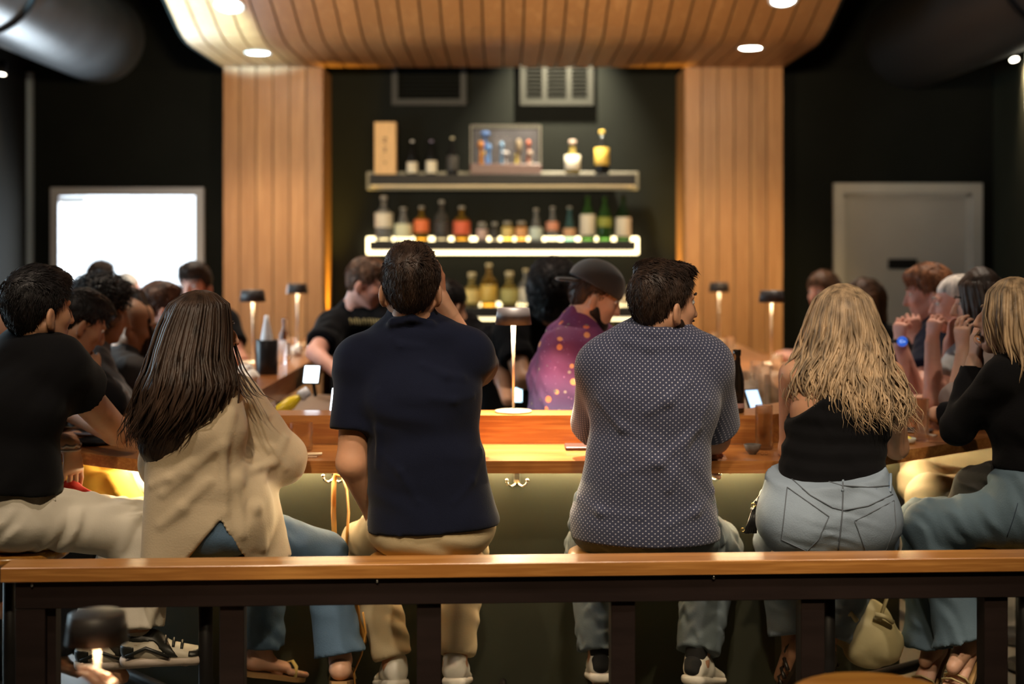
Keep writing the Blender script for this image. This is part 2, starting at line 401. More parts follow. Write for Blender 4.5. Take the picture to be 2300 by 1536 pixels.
def head_hair(c, M, s, style, v=.005, seed=1, extra=None):
    """cap of hair as one grooved volume; the hairline follows forehead, temples, ears and nape"""
    c = V3(c); F = Field()
    def w(x, y, z): return c + M @ (np.array((x, y, z), dtype=np.float32) * s)
    vol = {'short': .012, 'crop': .008, 'quiff': .012, 'curly': .04, 'bob': .02, 'top': .014, 'sweep': .016, 'bald': .003}[style]
    F.ell(w(0, -.016, .030), ((.071 + vol) * s, (.094 + vol) * s, (.083 + vol) * s), M, .02)
    F.ell(w(0, -.040, -.025), ((.056 + vol * .3) * s, (.056 + vol * .4) * s, (.062) * s), M, .03)
    if style == 'quiff':
        F.ell(w(-.01, .055, .098), (.058 * s, .050 * s, .026 * s), M, .02); F.ell(w(-.03, -.02, .105), (.05 * s, .07 * s, .022 * s), M, .02)
    if style in ('top', 'short'):
        F.ell(w(0, .02, .092), (.058 * s, .072 * s, .030 * s), M, .03)
    if style == 'sweep':
        F.ell(w(0, .03, .095), (.066 * s, .07 * s, .032 * s), M, .03); F.ell(w(.03, .075, .06), (.04 * s, .03 * s, .03 * s), M, .03)
    if style in ('curly', 'bob'):
        for q in (-1, 1): F.cone(w(q * .07, -.02, .02), w(q * .075, -.02, -.09 if style == 'bob' else -.07), .035 * s, .04 * s, .03)
        F.cone(w(0, -.07, .0), w(0, -.075, -.10), .05 * s, .055 * s, .04)
    if extra: extra(F, w)
    MT = M
    lowz = {'bob': -.16, 'curly': -.13}.get(style, -.082)
    ph = np.random.default_rng(seed).uniform(0, 6, 3)
    def hl(P, D):
        q = (P - c) @ MT / s; x, y, z = q[..., 0], q[..., 1], q[..., 2]
        face = y - .055 * np.clip(1 - (x / .075) ** 2, 0, 1) - .45 * (z - .03) - .018          # in front of the hairline
        if style in ('bob', 'curly'): face = y - .05 * np.clip(1 - (x / .09) ** 2, 0, 1) - .35 * (z - .02) - .02
        nape = lowz - z + .02 * np.cos(x * 30) * 0
        side = np.where((np.abs(x) > .055) & (style not in ('bob', 'curly')), (.0 - z) - 6 * np.maximum(0, -.034 - y) - 4 * np.maximum(0, y - .012) * 1.2, -1)
        m = np.maximum(np.maximum(face, nape), side) * s
        h = np.clip(.5 - .5 * (D - m) / .012, 0, 1)
        D = D * (1 - h) + m * h + .012 * h * (1 - h)
        if style == 'curly': g = .006 * np.sin(x * 190 + 2 * np.sin(z * 90)) * np.sin(y * 170 + ph[0]) * np.sin(z * 180 + ph[1])
        else:
            a = np.arctan2(x, z + .12) * 34 + 2.2 * np.sin(y * 40 + ph[0]) + 1.5 * np.sin(z * 55 + ph[1])
            g = (.0016 if style in ('crop', 'bald') else .0030) * np.sin(a * 1.0) * (.6 + .4 * np.sin(y * 70 + x * 60 + ph[2]))
        return D + g * s
    F.mod(hl)
    return F, w
def tufts(X, c, M, s, n, comb=(.15, .9, .2), ln=.022, r=.0016, curl=False, seed=1, lift=.22):
    """many short tapering strands lying on the hair volume, combed back on top and down at the sides"""
    rg = np.random.default_rng(seed); c = V3(c); P = X[rg.integers(0, len(X), n)] + rg.normal(size=(n, 3)) * .0015
    q = (P - c) @ M / s; N = q / np.array((.085 ** 2, .105 ** 2, .1 ** 2)); N /= np.linalg.norm(N, axis=1)[:, None] + 1e-9
    k = np.clip((q[:, 2] - .045) / .05, 0, 1)[:, None]
    D = (1 - k) * np.array((0, -.12, -1.0)) + k * np.array(comb) + rg.normal(size=(n, 3)) * (1.2 if curl else .22)
    D = D - N * (D * N).sum(1)[:, None]; D /= np.linalg.norm(D, axis=1)[:, None] + 1e-9
    T = np.cross(D, N); L = ln * rg.uniform(.6, 1.3, (n, 1)); K = 4; out = []
    for j in range(K):
        t = j / (K - 1); pos = q - N * .003 + D * L * t + N * L * lift * t * (1.2 - t) * 1.6 + (T * L * .5 * math.sin(t * 5) if curl else 0)
        rad = r * (1.15 - t) * rg.uniform(.7, 1.3, (n, 1)) if j else np.full((n, 1), r)
        for a in range(3):
            th = a * 2.0944; out.append(pos + T * math.cos(th) * rad * 1.6 + N * math.sin(th) * rad)
    V = np.stack(out, 1) * s @ M.T + c; V = V.reshape(-1, 3); base = np.arange(n)[:, None] * (K * 3); F = []
    for j in range(K - 1):
        for a in range(3): F.append(np.concatenate([base + j * 3 + a, base + j * 3 + (a + 1) % 3, base + j * 3 + 3 + (a + 1) % 3, base + j * 3 + 3 + a], 1))
    return V, np.concatenate(F)
def ridge(S, pts, r, emb=.5, z0=3.8, z1=4.9):
    """a cloth fold running over the surface where the photograph shows it"""
    P = [S.hit(x, y, z0, z1) + Vector((0, r * emb, 0)) for x, y in pts]; n = len(P)
    rs = [r * (.35 + .65 * math.sin(PI * (i + .35) / (n - .3))) for i in range(n)]
    for i in range(n - 1): S.cone(P[i], P[i + 1], rs[i], rs[i + 1], r * 1.6)
def hand(F, wr, d, n, side, curl=25, spread=1.0, s=1.0, thumb=35, curls=None):
    """palm, four unequal fingers with two bends each and a thumb off the side of the palm; d points to the fingers, n out of the palm, side=+1 when the thumb sits on d x n"""
    wr = V3(wr); d = unit(d); n = V3(n); n = unit(n - d * (n @ d)); t = np.cross(d, n) * side
    F.econe(wr - d * .01, wr + d * .082 * s, (.027 * s, .019 * s), (.040 * s, .014 * s), t, .012, .5)
    L = (.072, .080, .074, .058); rr = (.0088, .0090, .0085, .0075)
    for i in range(4):
        o = (.030 - .0205 * i) * s; cu = R((curls[i] if curls else curl) + 4 * i)
        p = wr + d * (.080 - .004 * abs(i - 1)) * s + t * o; dd = unit(d + t * (.10 - .07 * i) * spread)
        pts = [p - dd * .015, p]; rs = [rr[i] * s * 1.1, rr[i] * s]; a = cu * .6; ang = a
        for j, fr in enumerate((.45, .3, .25)):
            dirj = dd * math.cos(ang) + n * math.sin(ang); p = p + dirj * L[i] * fr * s; pts.append(p); rs.append((rr[i] - .0009 * (j + 1)) * s); ang += cu
        F.chain(pts, rs, .0035)
    b = wr + d * .022 * s + t * .024 * s + n * .006; ta = R(thumb)
    d1 = unit(d * math.cos(ta) + t * math.sin(ta) + n * .35); d2 = unit(d * math.cos(ta * .5) + t * math.sin(ta * .5) * .8 + n * .6)
    F.chain([b, b + d1 * .038 * s, b + d1 * .038 * s + d2 * .032 * s, b + d1 * .038 * s + d2 * .058 * s], [.015 * s, .0115 * s, .0105 * s, .008 * s], .006)

def pose(pel, yaw, lean=12, side=0, s=1.0, sh=.185, sex='m', seat=.66, spread=.12, tuck=0):
    pel = Vector(pel); y = R(yaw); f = Vector((-math.sin(y), math.cos(y), 0)); r = Vector((math.cos(y), math.sin(y), 0)); u = Vector((0, 0, 1))
    sp = (u * math.cos(R(lean)) + f * math.sin(R(lean)) + r * math.sin(R(side))).normalized()
    J = dict(pel=pel, f=f, r=r, u=u, yaw=yaw)
    J['waist'] = pel + sp * .15 * s; J['chest'] = pel + sp * .32 * s; J['neck'] = pel + sp * .49 * s
    J['head'] = J['neck'] + (u * .165 + f * .045) * s
    for q, n in ((-1, 'L'), (1, 'R')):
        J['sh' + n] = J['neck'] - sp * .045 * s + r * q * sh * s
        J['el' + n] = J['sh' + n] + (f * .16 - u * .22 + r * q * .04) * s
        J['wr' + n] = J['el' + n] + (f * .20 + u * .02 - r * q * .10) * s
        J['hip' + n] = pel + r * q * .088 * s - u * .01
        J['kn' + n] = J['hip' + n] + f * (.43 - tuck) * s + r * q * spread * .6 + u * (.0)
        J['an' + n] = J['kn' + n] - u * .41 * s - f * (.06 + tuck) * s
        J['toe' + n] = J['an' + n] + f * .14 - u * .06
    return J
def upright(foot, yaw, h=1.75, lean=0, sex='m', **kw):
    s = h / 1.75; J = pose((foot[0], foot[1], .95 * s), yaw, lean, 0, s, **kw)
    for n in 'LR':
        J['kn' + n] = J['hip' + n] - J['u'] * .43 * s; J['an' + n] = J['kn' + n] - J['u'] * .42 * s; J['toe' + n] = J['an' + n] + J['f'] * .14 - J['u'] * .06
    return J

def person(label, J, skin_kind, hair, shirt, pants, s=1.0, sex='m', heady=None, pitch=0, roll=0, far=False, hands=None, shoes=None, face=True, eyes=False,
           arm=(.052, .043, .029), leg=(.088, .066, .050), tw=None, legs=True, group=None, hscale=None, belly=0, arms='LR', neckr=.055, headextra=None, lod=None):
    """one person: a body, with hair, shirt, trousers and shoes as its parts"""
    root = empty('person', J['pel']); tag(root, label, 'person', group)
    v = lod or (.0075 if not far else .011); vf = .0045 if not far else .0075
    hs = (hscale or s); M = orient(J['yaw'] if heady is None else heady, pitch, roll); r = J['r']
    w0 = tw or dict(pel=(.165, .115), waist=(.145, .10), chest=(.17, .115), up=(.155, .09))
    if sex == 'f' and tw is None: w0 = dict(pel=(.165, .115), waist=(.115, .085), chest=(.14, .105), up=(.13, .08))
    w0 = {k: (a * s, b * s) for k, (a, b) in w0.items()}
    up = J['neck'] * .72 + J['chest'] * .28
    def torso(F, e, lowcut=True, frm='pel'):
        pts = [('pel', J['pel']), ('waist', J['waist']), ('chest', J['chest']), ('up', up)]
        for (ka, a), (kb, b) in zip(pts[:-1], pts[1:]):
            F.econe(a, b, (w0[ka][0] + e, w0[ka][1] + e), (w0[kb][0] + e, w0[kb][1] + e), r, .05)
        sr = .050 * s + e * .8
        F.cone(J['shL'] * .86 + J['shR'] * .14, J['shR'] * .86 + J['shL'] * .14, sr, sr, .05)
        for n in 'LR': F.cone(J['neck'] + Vector((0, 0, .03 * s)), J['sh' + n] * .8 + J['neck'] * .2, .048 * s + e * .5, .042 * s + e * .6, .04)
        if belly: F.ell(J['waist'] + J['f'] * .05, (.14 * s, .12 * s, .13 * s), None, .06)
    def arm_(F, n, e, upto=2.0, flat=True, k=.03):
        a, b, c = J['sh' + n], J['el' + n], J['wr' + n]; r0, r1, r2 = (q * s + e for q in arm)
        if upto < 1:
            F.fcone(a, a + (b - a) * upto, r0 + .004, r0 + (r1 - r0) * upto + e * .5, k, True); F.ell(a, (r0 + .006,) * 3, None, .04)
        else:
            F.cone(a, b, r0 + .004, r1, k)
            t = min(upto - 1, 1.0)
            if t > 0: F.fcone(b, b + (c - b) * t, r1, r1 + (r2 - r1) * t + e * .3, k, flat)
    # body
    B = Field(); torso(B, -.014)
    for n in arms: arm_(B, n, 0, 2.0, flat=False, k=.02)
    B.cone(J['neck'] - Vector((0, 0, .02)), V3(J['head']) + M @ np.array((0, -.022, -.05)) * hs, neckr * 1.1 * s, neckr * hs, .035)
    if legs:
        l0, l1, l2 = (q * s for q in leg)
        for n in 'LR':
            B.cone(J['hip' + n], J['kn' + n], l0 - .012, l1 - .012, .03); B.cone(J['kn' + n], J['an' + n], l1 - .014, .036 * s, .02)
            B.chain([J['an' + n] - J['u'] * .01, J['toe' + n]], [.034 * s, .022 * s], .02)
    parts = [B.mesh(v)]
    H = Field(); w = head_skin(H, J['head'], M, hs, face=face, neck=J['neck'], nr=neckr); parts.append(H.mesh(vf))
    if hands:
        for hd in hands:
            n = hd['n']; c = V3(J['wr' + n]); e = V3(J['el' + n]); G = Field(); dd = unit(c - e)
            r1, r2 = arm[1] * s, arm[2] * s
            G.cone(c - dd * .07, c, r2 + (r1 - r2) * .28, r2, .01)
            hand(G, c, hd.get('d', dd), hd['palm'], hd.get('side', 1), hd.get('curl', 25), hd.get('spread', 1.0), s, hd.get('thumb', 35), hd.get('curls'))
            parts.append(G.mesh(.0036 if not far else .006))
    body = mesh_obj('body', parts, skin(skin_kind), root)
    if eyes:
        for q in (-1, 1):
            e = MB().lathe([(0.0001, -.0115), (.008, -.008), (.0115, 0), (.008, .008), (.0001, .0115)], n=12).build('eye', mat('eye_white', (.75, .72, .68), .2), root)
            e.location = Vector(w(q * .032, .0755, .004)); 
            i = MB().lathe([(0.0001, .0118), (.005, .0108), (.0055, .0100)], n=10, axis=Vector(M @ np.array((0, 1, 0)))).build('iris', mat('iris_dark', (.03, .018, .01), .2), e)
            b_ = MB().tube([w(q * .016, .098, .026), w(q * .034, .091, .031), w(q * .05, .078, .026)], [.003, .004, .002], 6).build('eyebrow', hairmat(hair[1] if hair[1] != 'white' else 'grey'), root)
    # hair
    if hair[0] and hair[0] != 'custom':
        HF, _ = head_hair(J['head'], M, hs, hair[0], seed=hash(label) % 97 if False else len(label), extra=headextra)
        hm = HF.mesh(vf if hair[0] != 'curly' else .006); ps = [hm]
        if hair[0] != 'bald':
            nn = (7000 if not far else 1800); cu = hair[0] == 'curly'
            ps.append(tufts(hm[0], J['head'], M, hs, nn, {'quiff': (.75, .35, .25), 'sweep': (.5, .8, .2), 'top': (.25, .9, .35)}.get(hair[0], (.1, .9, .1)), .020 if not cu else .035, .0011 if not far else .0020, cu, 3, .22 if not cu else .8))
        mesh_obj('hair', ps, hairmat(hair[1]), root)
    # shirt
    S = None
    if shirt:
        S = Field(); e = shirt.get('e', .008); torso(S, e)
        for n in arms:
            u_ = shirt.get('sleeve' + n, shirt.get('sleeve', .6))
            if u_ > 0: arm_(S, n, e + shirt.get('se', .006), u_)
        hem = shirt.get('hem', J['pel'] - Vector((0, 0, .02)))
        if shirt.get('skirt'):
            wa, wb = shirt['skirt']; S.econe(hem, J['waist'], wa, wb, r, .05)
        if shirt.get('collar', True):
            nb = J['neck'] + Vector((0, 0, .01)); S.fcone(nb, nb + (J['head'] - nb).normalized() * shirt.get('ch', .05) , neckr * s + .014, neckr * s + .010, .015)
        for fn in shirt.get('add', []): fn(S, J)
        S.mod(folds(shirt.get('fa', .004), shirt.get('fw', .09), shirt.get('fd', (.3, .2, 1)), shirt.get('seed', 3)))
        if shirt.get('fa2'): S.mod(folds(shirt['fa2'], shirt.get('fw2', .05), shirt.get('fd2', (1, .2, .5)), shirt.get('seed', 3) + 9))
        hn = shirt.get('hemn', (0, 0, -1)); S.cut(hem, hn)
        for fn in shirt.get('post', []): fn(S, J)
        so = mesh_obj(shirt.get('name', 'shirt'), [S.mesh(shirt.get('v', v))], shirt['m'], root)
        if shirt.get('label'): so['label'] = shirt['label']
    # trousers
    T = None
    if pants:
        T = Field(); e = pants.get('e', .006); l0, l1, l2 = (q * s + e for q in pants.get('leg', leg))
        pw = pants.get('pel', (w0['pel'][0] + .004, w0['pel'][1] + .006))
        T.econe(J['pel'] - J['u'] * .02, J['pel'] + J['u'] * pants.get('rise', .07), pw, (pw[0] * .93, pw[1] * .93), r, .04, .5)
        for n in 'LR':
            T.cone(J['hip' + n], J['kn' + n], l0, l1, .04)
            t = pants.get('hem', .92); b = J['kn' + n] + (J['an' + n] - J['kn' + n]) * t
            T.fcone(J['kn' + n], b, l1, l2, .03, True, pants.get('bell', 0))
        for fn in pants.get('add', []): fn(T, J)
        T.mod(folds(pants.get('fa', .004), pants.get('fw', .07), pants.get('fd', (.2, .3, 1)), pants.get('seed', 5)))
        tw_ = pants.get('top')
        if tw_ is not None: T.cut(tw_, pants.get('topn', (0, 0, 1)))
        for fn in pants.get('post', []): fn(T, J)
        to = mesh_obj('trousers', [T.mesh(v)], pants['m'], root)
    if shoes and shoes.get('kind') != 'none':
        for n in 'LR':
            shoe(J['an' + n], J['toe' + n], shoes, root, s)
    return root, S, T, H, M, w
def shoe(an, toe, sp, root, s=1.0):
    """trainer or sandal following ankle and toes"""
    an = Vector(an); toe = Vector(toe); d = (toe - an); fl = Vector((d.x, d.y, 0)); 
    dn = d.normalized() if sp.get('slope') else (fl.normalized() * .95 + Vector((0, 0, -.25))).normalized() if not sp.get('level') else fl.normalized()
    side = dn.cross(Vector((0, 0, 1))).normalized(); upv = side.cross(dn).normalized()
    heel = an - dn * .055 - upv * .055; tip = heel + dn * .255 * s
    if sp['kind'] == 'sneaker':
        F = Field(); F.econe(heel + dn * .03 + upv * .03, heel + dn * .10 + upv * .045, (.034, .036), (.038, .042), side, .02, .5)
        F.econe(heel + dn * .10 + upv * .03, tip - dn * .04 + upv * .012, (.040, .034), (.044, .022), side, .03, .6)
        F.cone(heel + dn * .05 + upv * .05, an + upv * .012, .036, .040, .02)
        F.cut(heel - upv * .004, -np.array(upv))
        up = mesh_obj('shoe', [F.mesh(.0055)], sp['m'], root)
        G = Field(); G.econe(heel + dn * .03, tip - dn * .035, (.040, .026), (.048, .022), side, .02, .8)
        G.cut(heel + upv * .012, np.array(upv)); G.cut(heel - upv * .018, -np.array(upv))
        mesh_obj('sole', [G.mesh(.006)], sp.get('sole', sp['m']), up)
        if sp.get('heel'):
            h = Field(); h.econe(heel + dn * .012 + upv * .028, heel + dn * .020 + upv * .052, (.026, .022), (.030, .026), side, .01, .5)
            mesh_obj('heel_patch', [h.mesh(.005)], sp['heel'], up)
        if sp.get('trim'):
            Z = Field(); Z.econe(heel + dn * .03 + upv * .03, heel + dn * .10 + upv * .045, (.036, .038), (.040, .044), side, .02, .5)
            Z.econe(heel + dn * .10 + upv * .03, tip - dn * .04 + upv * .012, (.042, .036), (.046, .024), side, .03, .6); Z.cone(heel + dn * .05 + upv * .05, an + upv * .006, .038, .042, .02)
            h0, dv_, uv_ = V3(heel), V3(dn), V3(upv)
            def zone(P, D):
                t = (P - h0) @ dv_; u = (P - h0) @ uv_
                m = np.minimum(np.minimum(np.maximum(.205 - t, u - .030) , np.maximum(t - .045, u - .05)), np.minimum(np.maximum(np.abs(t - .13 + (u - .05) * .8) - .018, -1), np.maximum(.062 - u, t - .20)))
                return np.maximum(D, m)
            Z.mod(zone); Z.cut(heel + upv * .012, -np.array(upv)); mesh_obj('black_overlay', [Z.mesh(.0045)], sp['trim'], up)
            b = MB()
            for k in range(4):
                c = heel + dn * (.11 + .025 * k) + upv * (.072 - .008 * k)
                b.tube([c - side * .032 - upv * .012, c + upv * .004, c + side * .032 - upv * .012], .0045, 6)
            b.tube([heel + side * .043 + upv * .02 + dn * .02, heel + side * .046 + upv * .045 + dn * .08, heel + side * .050 + upv * .018 + dn * .15], .006, 6)
            b.tube([heel - side * .040 + upv * .02 + dn * .02, heel - side * .044 + upv * .045 + dn * .08, heel - side * .047 + upv * .018 + dn * .15], .006, 6)
            b.build('lace', sp['trim'], up)
        if sp.get('sock'):
            K = Field(); K.cone(an - upv * .02, an + Vector((0, 0, .05)), .038, .036, .01); mesh_obj('sock', [K.mesh(.008)], sp['sock'], root)
    else:
        b = MB(); P = []
        prof = [(-.005, .024), (.03, .031), (.09, .030), (.14, .038), (.19, .044), (.23, .034), (.25, .012)]
        vs = [heel + dn * t * s + side * w_ + upv * (-.012) for t, w_ in prof] + [heel + dn * t * s - side * w_ - upv * .012 for t, w_ in reversed(prof)]
        n = len(vs); vs2 = [q - upv * .016 for q in vs]
        b.add(vs + vs2, [tuple(range(n)), tuple(range(2 * n - 1, n - 1, -1))] + [(i, n + i, n + (i + 1) % n, (i + 1) % n) for i in range(n)])
        so = b.build('sandal', sp['sole'], root)
        F = Field(); F.econe(heel + dn * .03 + upv * .02, heel + dn * .16 + upv * .012, (.028, .026), (.036, .018), side, .02, .6)
        F.cone(heel + dn * .04 + upv * .03, an, .030, .030, .03)
        for k in range(5):
            o = .030 - .0145 * k; F.cone(heel + dn * .165 + side * o + upv * .002, heel + dn * (.232 - .006 * k * k * .5) + side * o - upv * .002, .011 - .001 * k, .010 - .0008 * k, .004)
        mesh_obj('foot', [F.mesh(.0045)], sp['skin'], root)
        st = MB()
        for t, hh in sp.get('straps', ((.13, .034), (.18, .026))):
            if st.v: st.build('strap', sp['strap'], so); st = MB()
            c = heel + dn * t; st.tube([c + side * .042 - upv * .012, c + side * .034 + upv * hh * .7, c + upv * (hh + .004), c - side * .034 + upv * hh * .7, c - side * .042 - upv * .012], .0065, 8, flat=.5)
        if sp.get('ankle', True):
            st.build('strap', sp['strap'], so); st = MB()
            ring = [an + (side * math.cos(a) + dn * math.sin(a)) * .036 - upv * .012 for a in np.linspace(0, 2 * PI, 14)]
            st.tube(ring, .0045, 6)
        st.build('strap', sp['strap'], so)

def long_hair(levels, n=150, seed=1, wave=.010, wl=.16, r=.0085, curlfrom=.45, tip=.35, split=0.0, jit=.02, side0=-1, side1=1):
    """locks that fall through a stack of levels (x left, x right, y, z near, roundness) and taper to the tips"""
    rg = np.random.default_rng(seed); b = MB(); m = len(levels)
    Ls = [(at(xl, y, zc), at(xr, y, zc), zn) for xl, xr, y, zc, zn in levels]
    for i in range(n):
        u = side0 + (side1 - side0) * (i + .5) / n + rg.normal() * .02; lay = rg.uniform(0, 1) ** 2; end = m - 1 - rg.uniform(0, tip) * m * .45
        ph = u * 11 + 2.5 * math.sin(u * 23) + rg.normal() * .55 + lay * 4; amp = wave * rg.uniform(.5, 1.4); rr = r * rg.uniform(.6, 1.35); wlen = wl * rg.uniform(.93, 1.08)
        pts = []; rs = []; K = 22; a0 = u * PI * .5; off = rg.normal() * jit
        for k in range(K):
            t = end * k / (K - 1); j = min(int(t), m - 2); f = t - j; f2 = f
            A = Ls[j][0].lerp(Ls[j + 1][0], f2); B = Ls[j][1].lerp(Ls[j + 1][1], f2); zn = Ls[j][2] * (1 - f2) + Ls[j + 1][2] * f2
            C = (A + B) / 2; hw = (B - A) / 2; fall = t / (m - 1)
            p = C + hw * math.sin(a0) * (1 - .12 * lay) + Vector((0, -1, 0)) * (zn * math.cos(a0) * (1 - .2 * lay))
            p += hw.normalized() * off * fall
            cf = max(0, (fall - curlfrom) / (1 - curlfrom)); 
            p += hw.normalized() * amp * cf ** .7 * math.sin(p.z / wlen * 6.28 + ph) + Vector((0, -1, 0)) * amp * .7 * cf * math.cos(p.z / wlen * 6.28 + ph)
            pts.append(p); tt = k / (K - 1); rs.append(rr * (.55 + .6 * math.sin(PI * min(tt * 1.15, 1)) ** .7) * (1 if tt < .8 else (1 - tt) / .2 * .9 + .1))
        b.tube(pts, rs, 5, flat=.6)
    V = np.array([tuple(q) for q in b.v]); 
    Fq = np.array([f for f in b.f if len(f) == 4]); return V, Fq
def hair_base(levels, shrink=.9, v=.008, k=.03, head=None):
    F = Field()
    if head: F.ell(V3(head[0]) + head[1] @ np.array((0, -.016, .026)), (.079, .099, .088), head[1], .03)
    for (xl, xr, y, zc, zn), (xl2, xr2, y2, zc2, zn2) in zip(levels[:-1], levels[1:]):
        a = (at(xl, y, zc) + at(xr, y, zc)) / 2; b = (at(xl2, y2, zc2) + at(xr2, y2, zc2)) / 2
        wa = (at(xr, y, zc) - at(xl, y, zc)).length / 2 * shrink; wb = (at(xr2, y2, zc2) - at(xl2, y2, zc2)).length / 2 * shrink
        F.econe(a, b, (wa, max(zn * shrink, .012)), (wb, max(zn2 * shrink, .012)), (1, 0, 0), k, .4)
    F.mod(lambda P, D: D + .0022 * np.sin(P[..., 0] * 420 + 4 * np.sin(P[..., 2] * 22)))
    return F
# ---------------------------------------------------------------- the setting
ROOTS = []
def wroot(name, loc, label, cat, group=None, kind=None):
    """an Empty whose children are modelled in room coordinates (settled at the end)"""
    r = empty(name, loc); tag(r, label, cat, group, kind); ROOTS.append(r); return r
BLACKWALL = mat('dark_wall', (.010, .011, .0095), .85, noise=(2.5, .12), bump=(90, .12), spec=.08)
M_floor = mat('floor_concrete', (.12, .108, .085), .3, noise=(1.6, .3), bump=(30, .1))
M_black = mat('black_metal', (.010, .009, .009), .5, spec=.25, metal=.0, noise=(6, .15), bump=(150, .06))
M_steel = mat('brown_black_steel', (.018, .011, .010), .5, spec=.3, noise=(4, .2, (1, 8, 8)), bump=(120, .08))
M_frame = mat('grey_paint', (.50, .48, .44), .5, noise=(5, .06))
M_door = mat('door_grey', (.42, .40, .37), .5, noise=(3, .05))
OAK = wood('oak_plank', (.47, .235, .085), (.33, .145, .045), .42, 'z')
OAKY = wood('oak_canopy', (.47, .235, .085), (.35, .155, .05), .42, 'y')
OAKTOP = wood('oak_top', (.52, .235, .065), (.30, .105, .025), .30, 'x', coat=.35)
OAKRAIL = wood('oak_rail', (.62, .30, .085), (.36, .15, .036), .28, 'x', 1.2, coat=.3)
M_white_emit = lambda n, c, e: mat(n, c, .4, emit=e, ecol=c)

def S(name, mb, m, kind='structure'): return tag(mb.build(name, m), kind=kind)
XW0, XW1, YB, YF, ZC = -3.5, 3.62, 10.5, -1.2, 3.7
S('floor', MB().box(XW0 - .2, XW1 + .2, YF - .2, YB + .2, -.1, 0), M_floor)
S('ceiling', MB().box(XW0 - .2, XW1 + .2, YF - .2, YB + .2, ZC, ZC + .1), mat('ceiling_black', (.008, .009, .010), .9, spec=.08))
L0, L1, LT = -3.327, -2.203, 2.054
D0, D1, DT = 2.433, 3.524, 2.087
wb = MB(); YB2 = YB + .18
wb.box(XW0 - .2, L0, YB, YB2, 0, ZC).box(L0, L1, YB, YB2, LT, ZC).box(L1, D0, YB, YB2, 0, ZC).box(D0, D1, YB, YB2, DT, ZC).box(D1, XW1 + .2, YB, YB2, 0, ZC)
S('wall_back', wb, BLACKWALL)
WY0, WY1, WZ0, WZ1 = 5.2, 7.6, .25, 2.35          # daylight window in the left wall, out of the picture
wl = MB().box(XW0 - .15, XW0, YF, WY0, 0, ZC).box(XW0 - .15, XW0, WY1, YB, 0, ZC).box(XW0 - .15, XW0, WY0, WY1, 0, WZ0).box(XW0 - .15, XW0, WY0, WY1, WZ1, ZC)
S('wall_left', wl, mat('side_wall', (.011, .0095, .007), .9, noise=(2, .15), bump=(70, .1), spec=.08))
S('wall_right', MB().box(XW1, XW1 + .15, YF, YB, 0, ZC), mat('side_wall_green', (.035, .036, .024), .85, noise=(2, .15), bump=(70, .1), spec=.1))
S('wall_front', MB().box(XW0 - .2, XW1 + .2, YF - .15, YF, 0, ZC), BLACKWALL)
w1 = S('window_1', MB().box(XW0 - .12, XW0 - .02, WY0, WY0 + .05, WZ0, WZ1).box(XW0 - .12, XW0 - .02, WY1 - .05, WY1, WZ0, WZ1).box(XW0 - .12, XW0 - .02, WY0, WY1, WZ0, WZ0 + .05)
       .box(XW0 - .12, XW0 - .02, WY0, WY1, WZ1 - .05, WZ1).box(XW0 - .10, XW0 - .04, (WY0 + WY1) / 2 - .025, (WY0 + WY1) / 2 + .025, WZ0, WZ1), M_black)
S('trim_1', MB().box(XW0, XW0 + .035, YB - .06, YB, 0, 2.9), mat('satin_corner', (.35, .42, .48), .25))  # daylight reflected along the corner, put into the strip's pale blue colour
# pavement outside, seen through the open doorway
S('pavement', MB().box(-30, 30, YB2, 60, -.12, -.02), mat('pavement', (.6, .6, .58), .8, noise=(3, .1)))
def frame(name, x0, x1, zt, m, w=.075, dep=.05, openw=None):
    y0 = YB - dep; f = MB(); f.box(x0, x0 + w, y0, YB + .06, 0, zt).box(x1 - w, x1, y0, YB + .06, 0, zt).box(x0 + w, x1 - w, y0, YB + .06, zt - w, zt)
    return S(name, f, m)
d1 = frame('door_1', L0, L1, LT, mat('frame_pale', (.42, .41, .42), .5), .06)
MB().box(L0 + .06, L0 + .25, YB - .03, YB + .05, LT - .105, LT - .075).build('door_closer', M_frame, d1)
d2 = frame('door_2', D0, D1, DT, M_frame, .075)
MB().box(D0 + .075, D1 - .075, YB + .02, YB + .06, 0, DT - .075).build('door_leaf', M_door, d2)
MB().box(D0 + .075, D0 + .10, YB - .005, YB + .03, 0, DT - .075).box(D1 - .10, D1 - .075, YB - .005, YB + .03, 0, DT - .075).box(D0 + .075, D1 - .075, YB - .005, YB + .03, DT - .10, DT - .075).build('door_stop', M_frame, d2)
MB().lathe([(.012, 0), (.012, .05), (.03, .05), (.032, .075), (.015, .085)], (D1 - .16, YB + .02, 1.02), 14, (0, -1, 0)).build('door_handle', mat('chrome', (.6, .58, .55), .2, metal=1), d2)
sg = tag(MB().box(2.845, 3.06, YB - .0, YB + .02, 1.455, 1.53, .004).build('door_sign', mat('sign_black', (.01, .01, .01), .3)), 'small black plaque fixed to the grey door', 'sign')

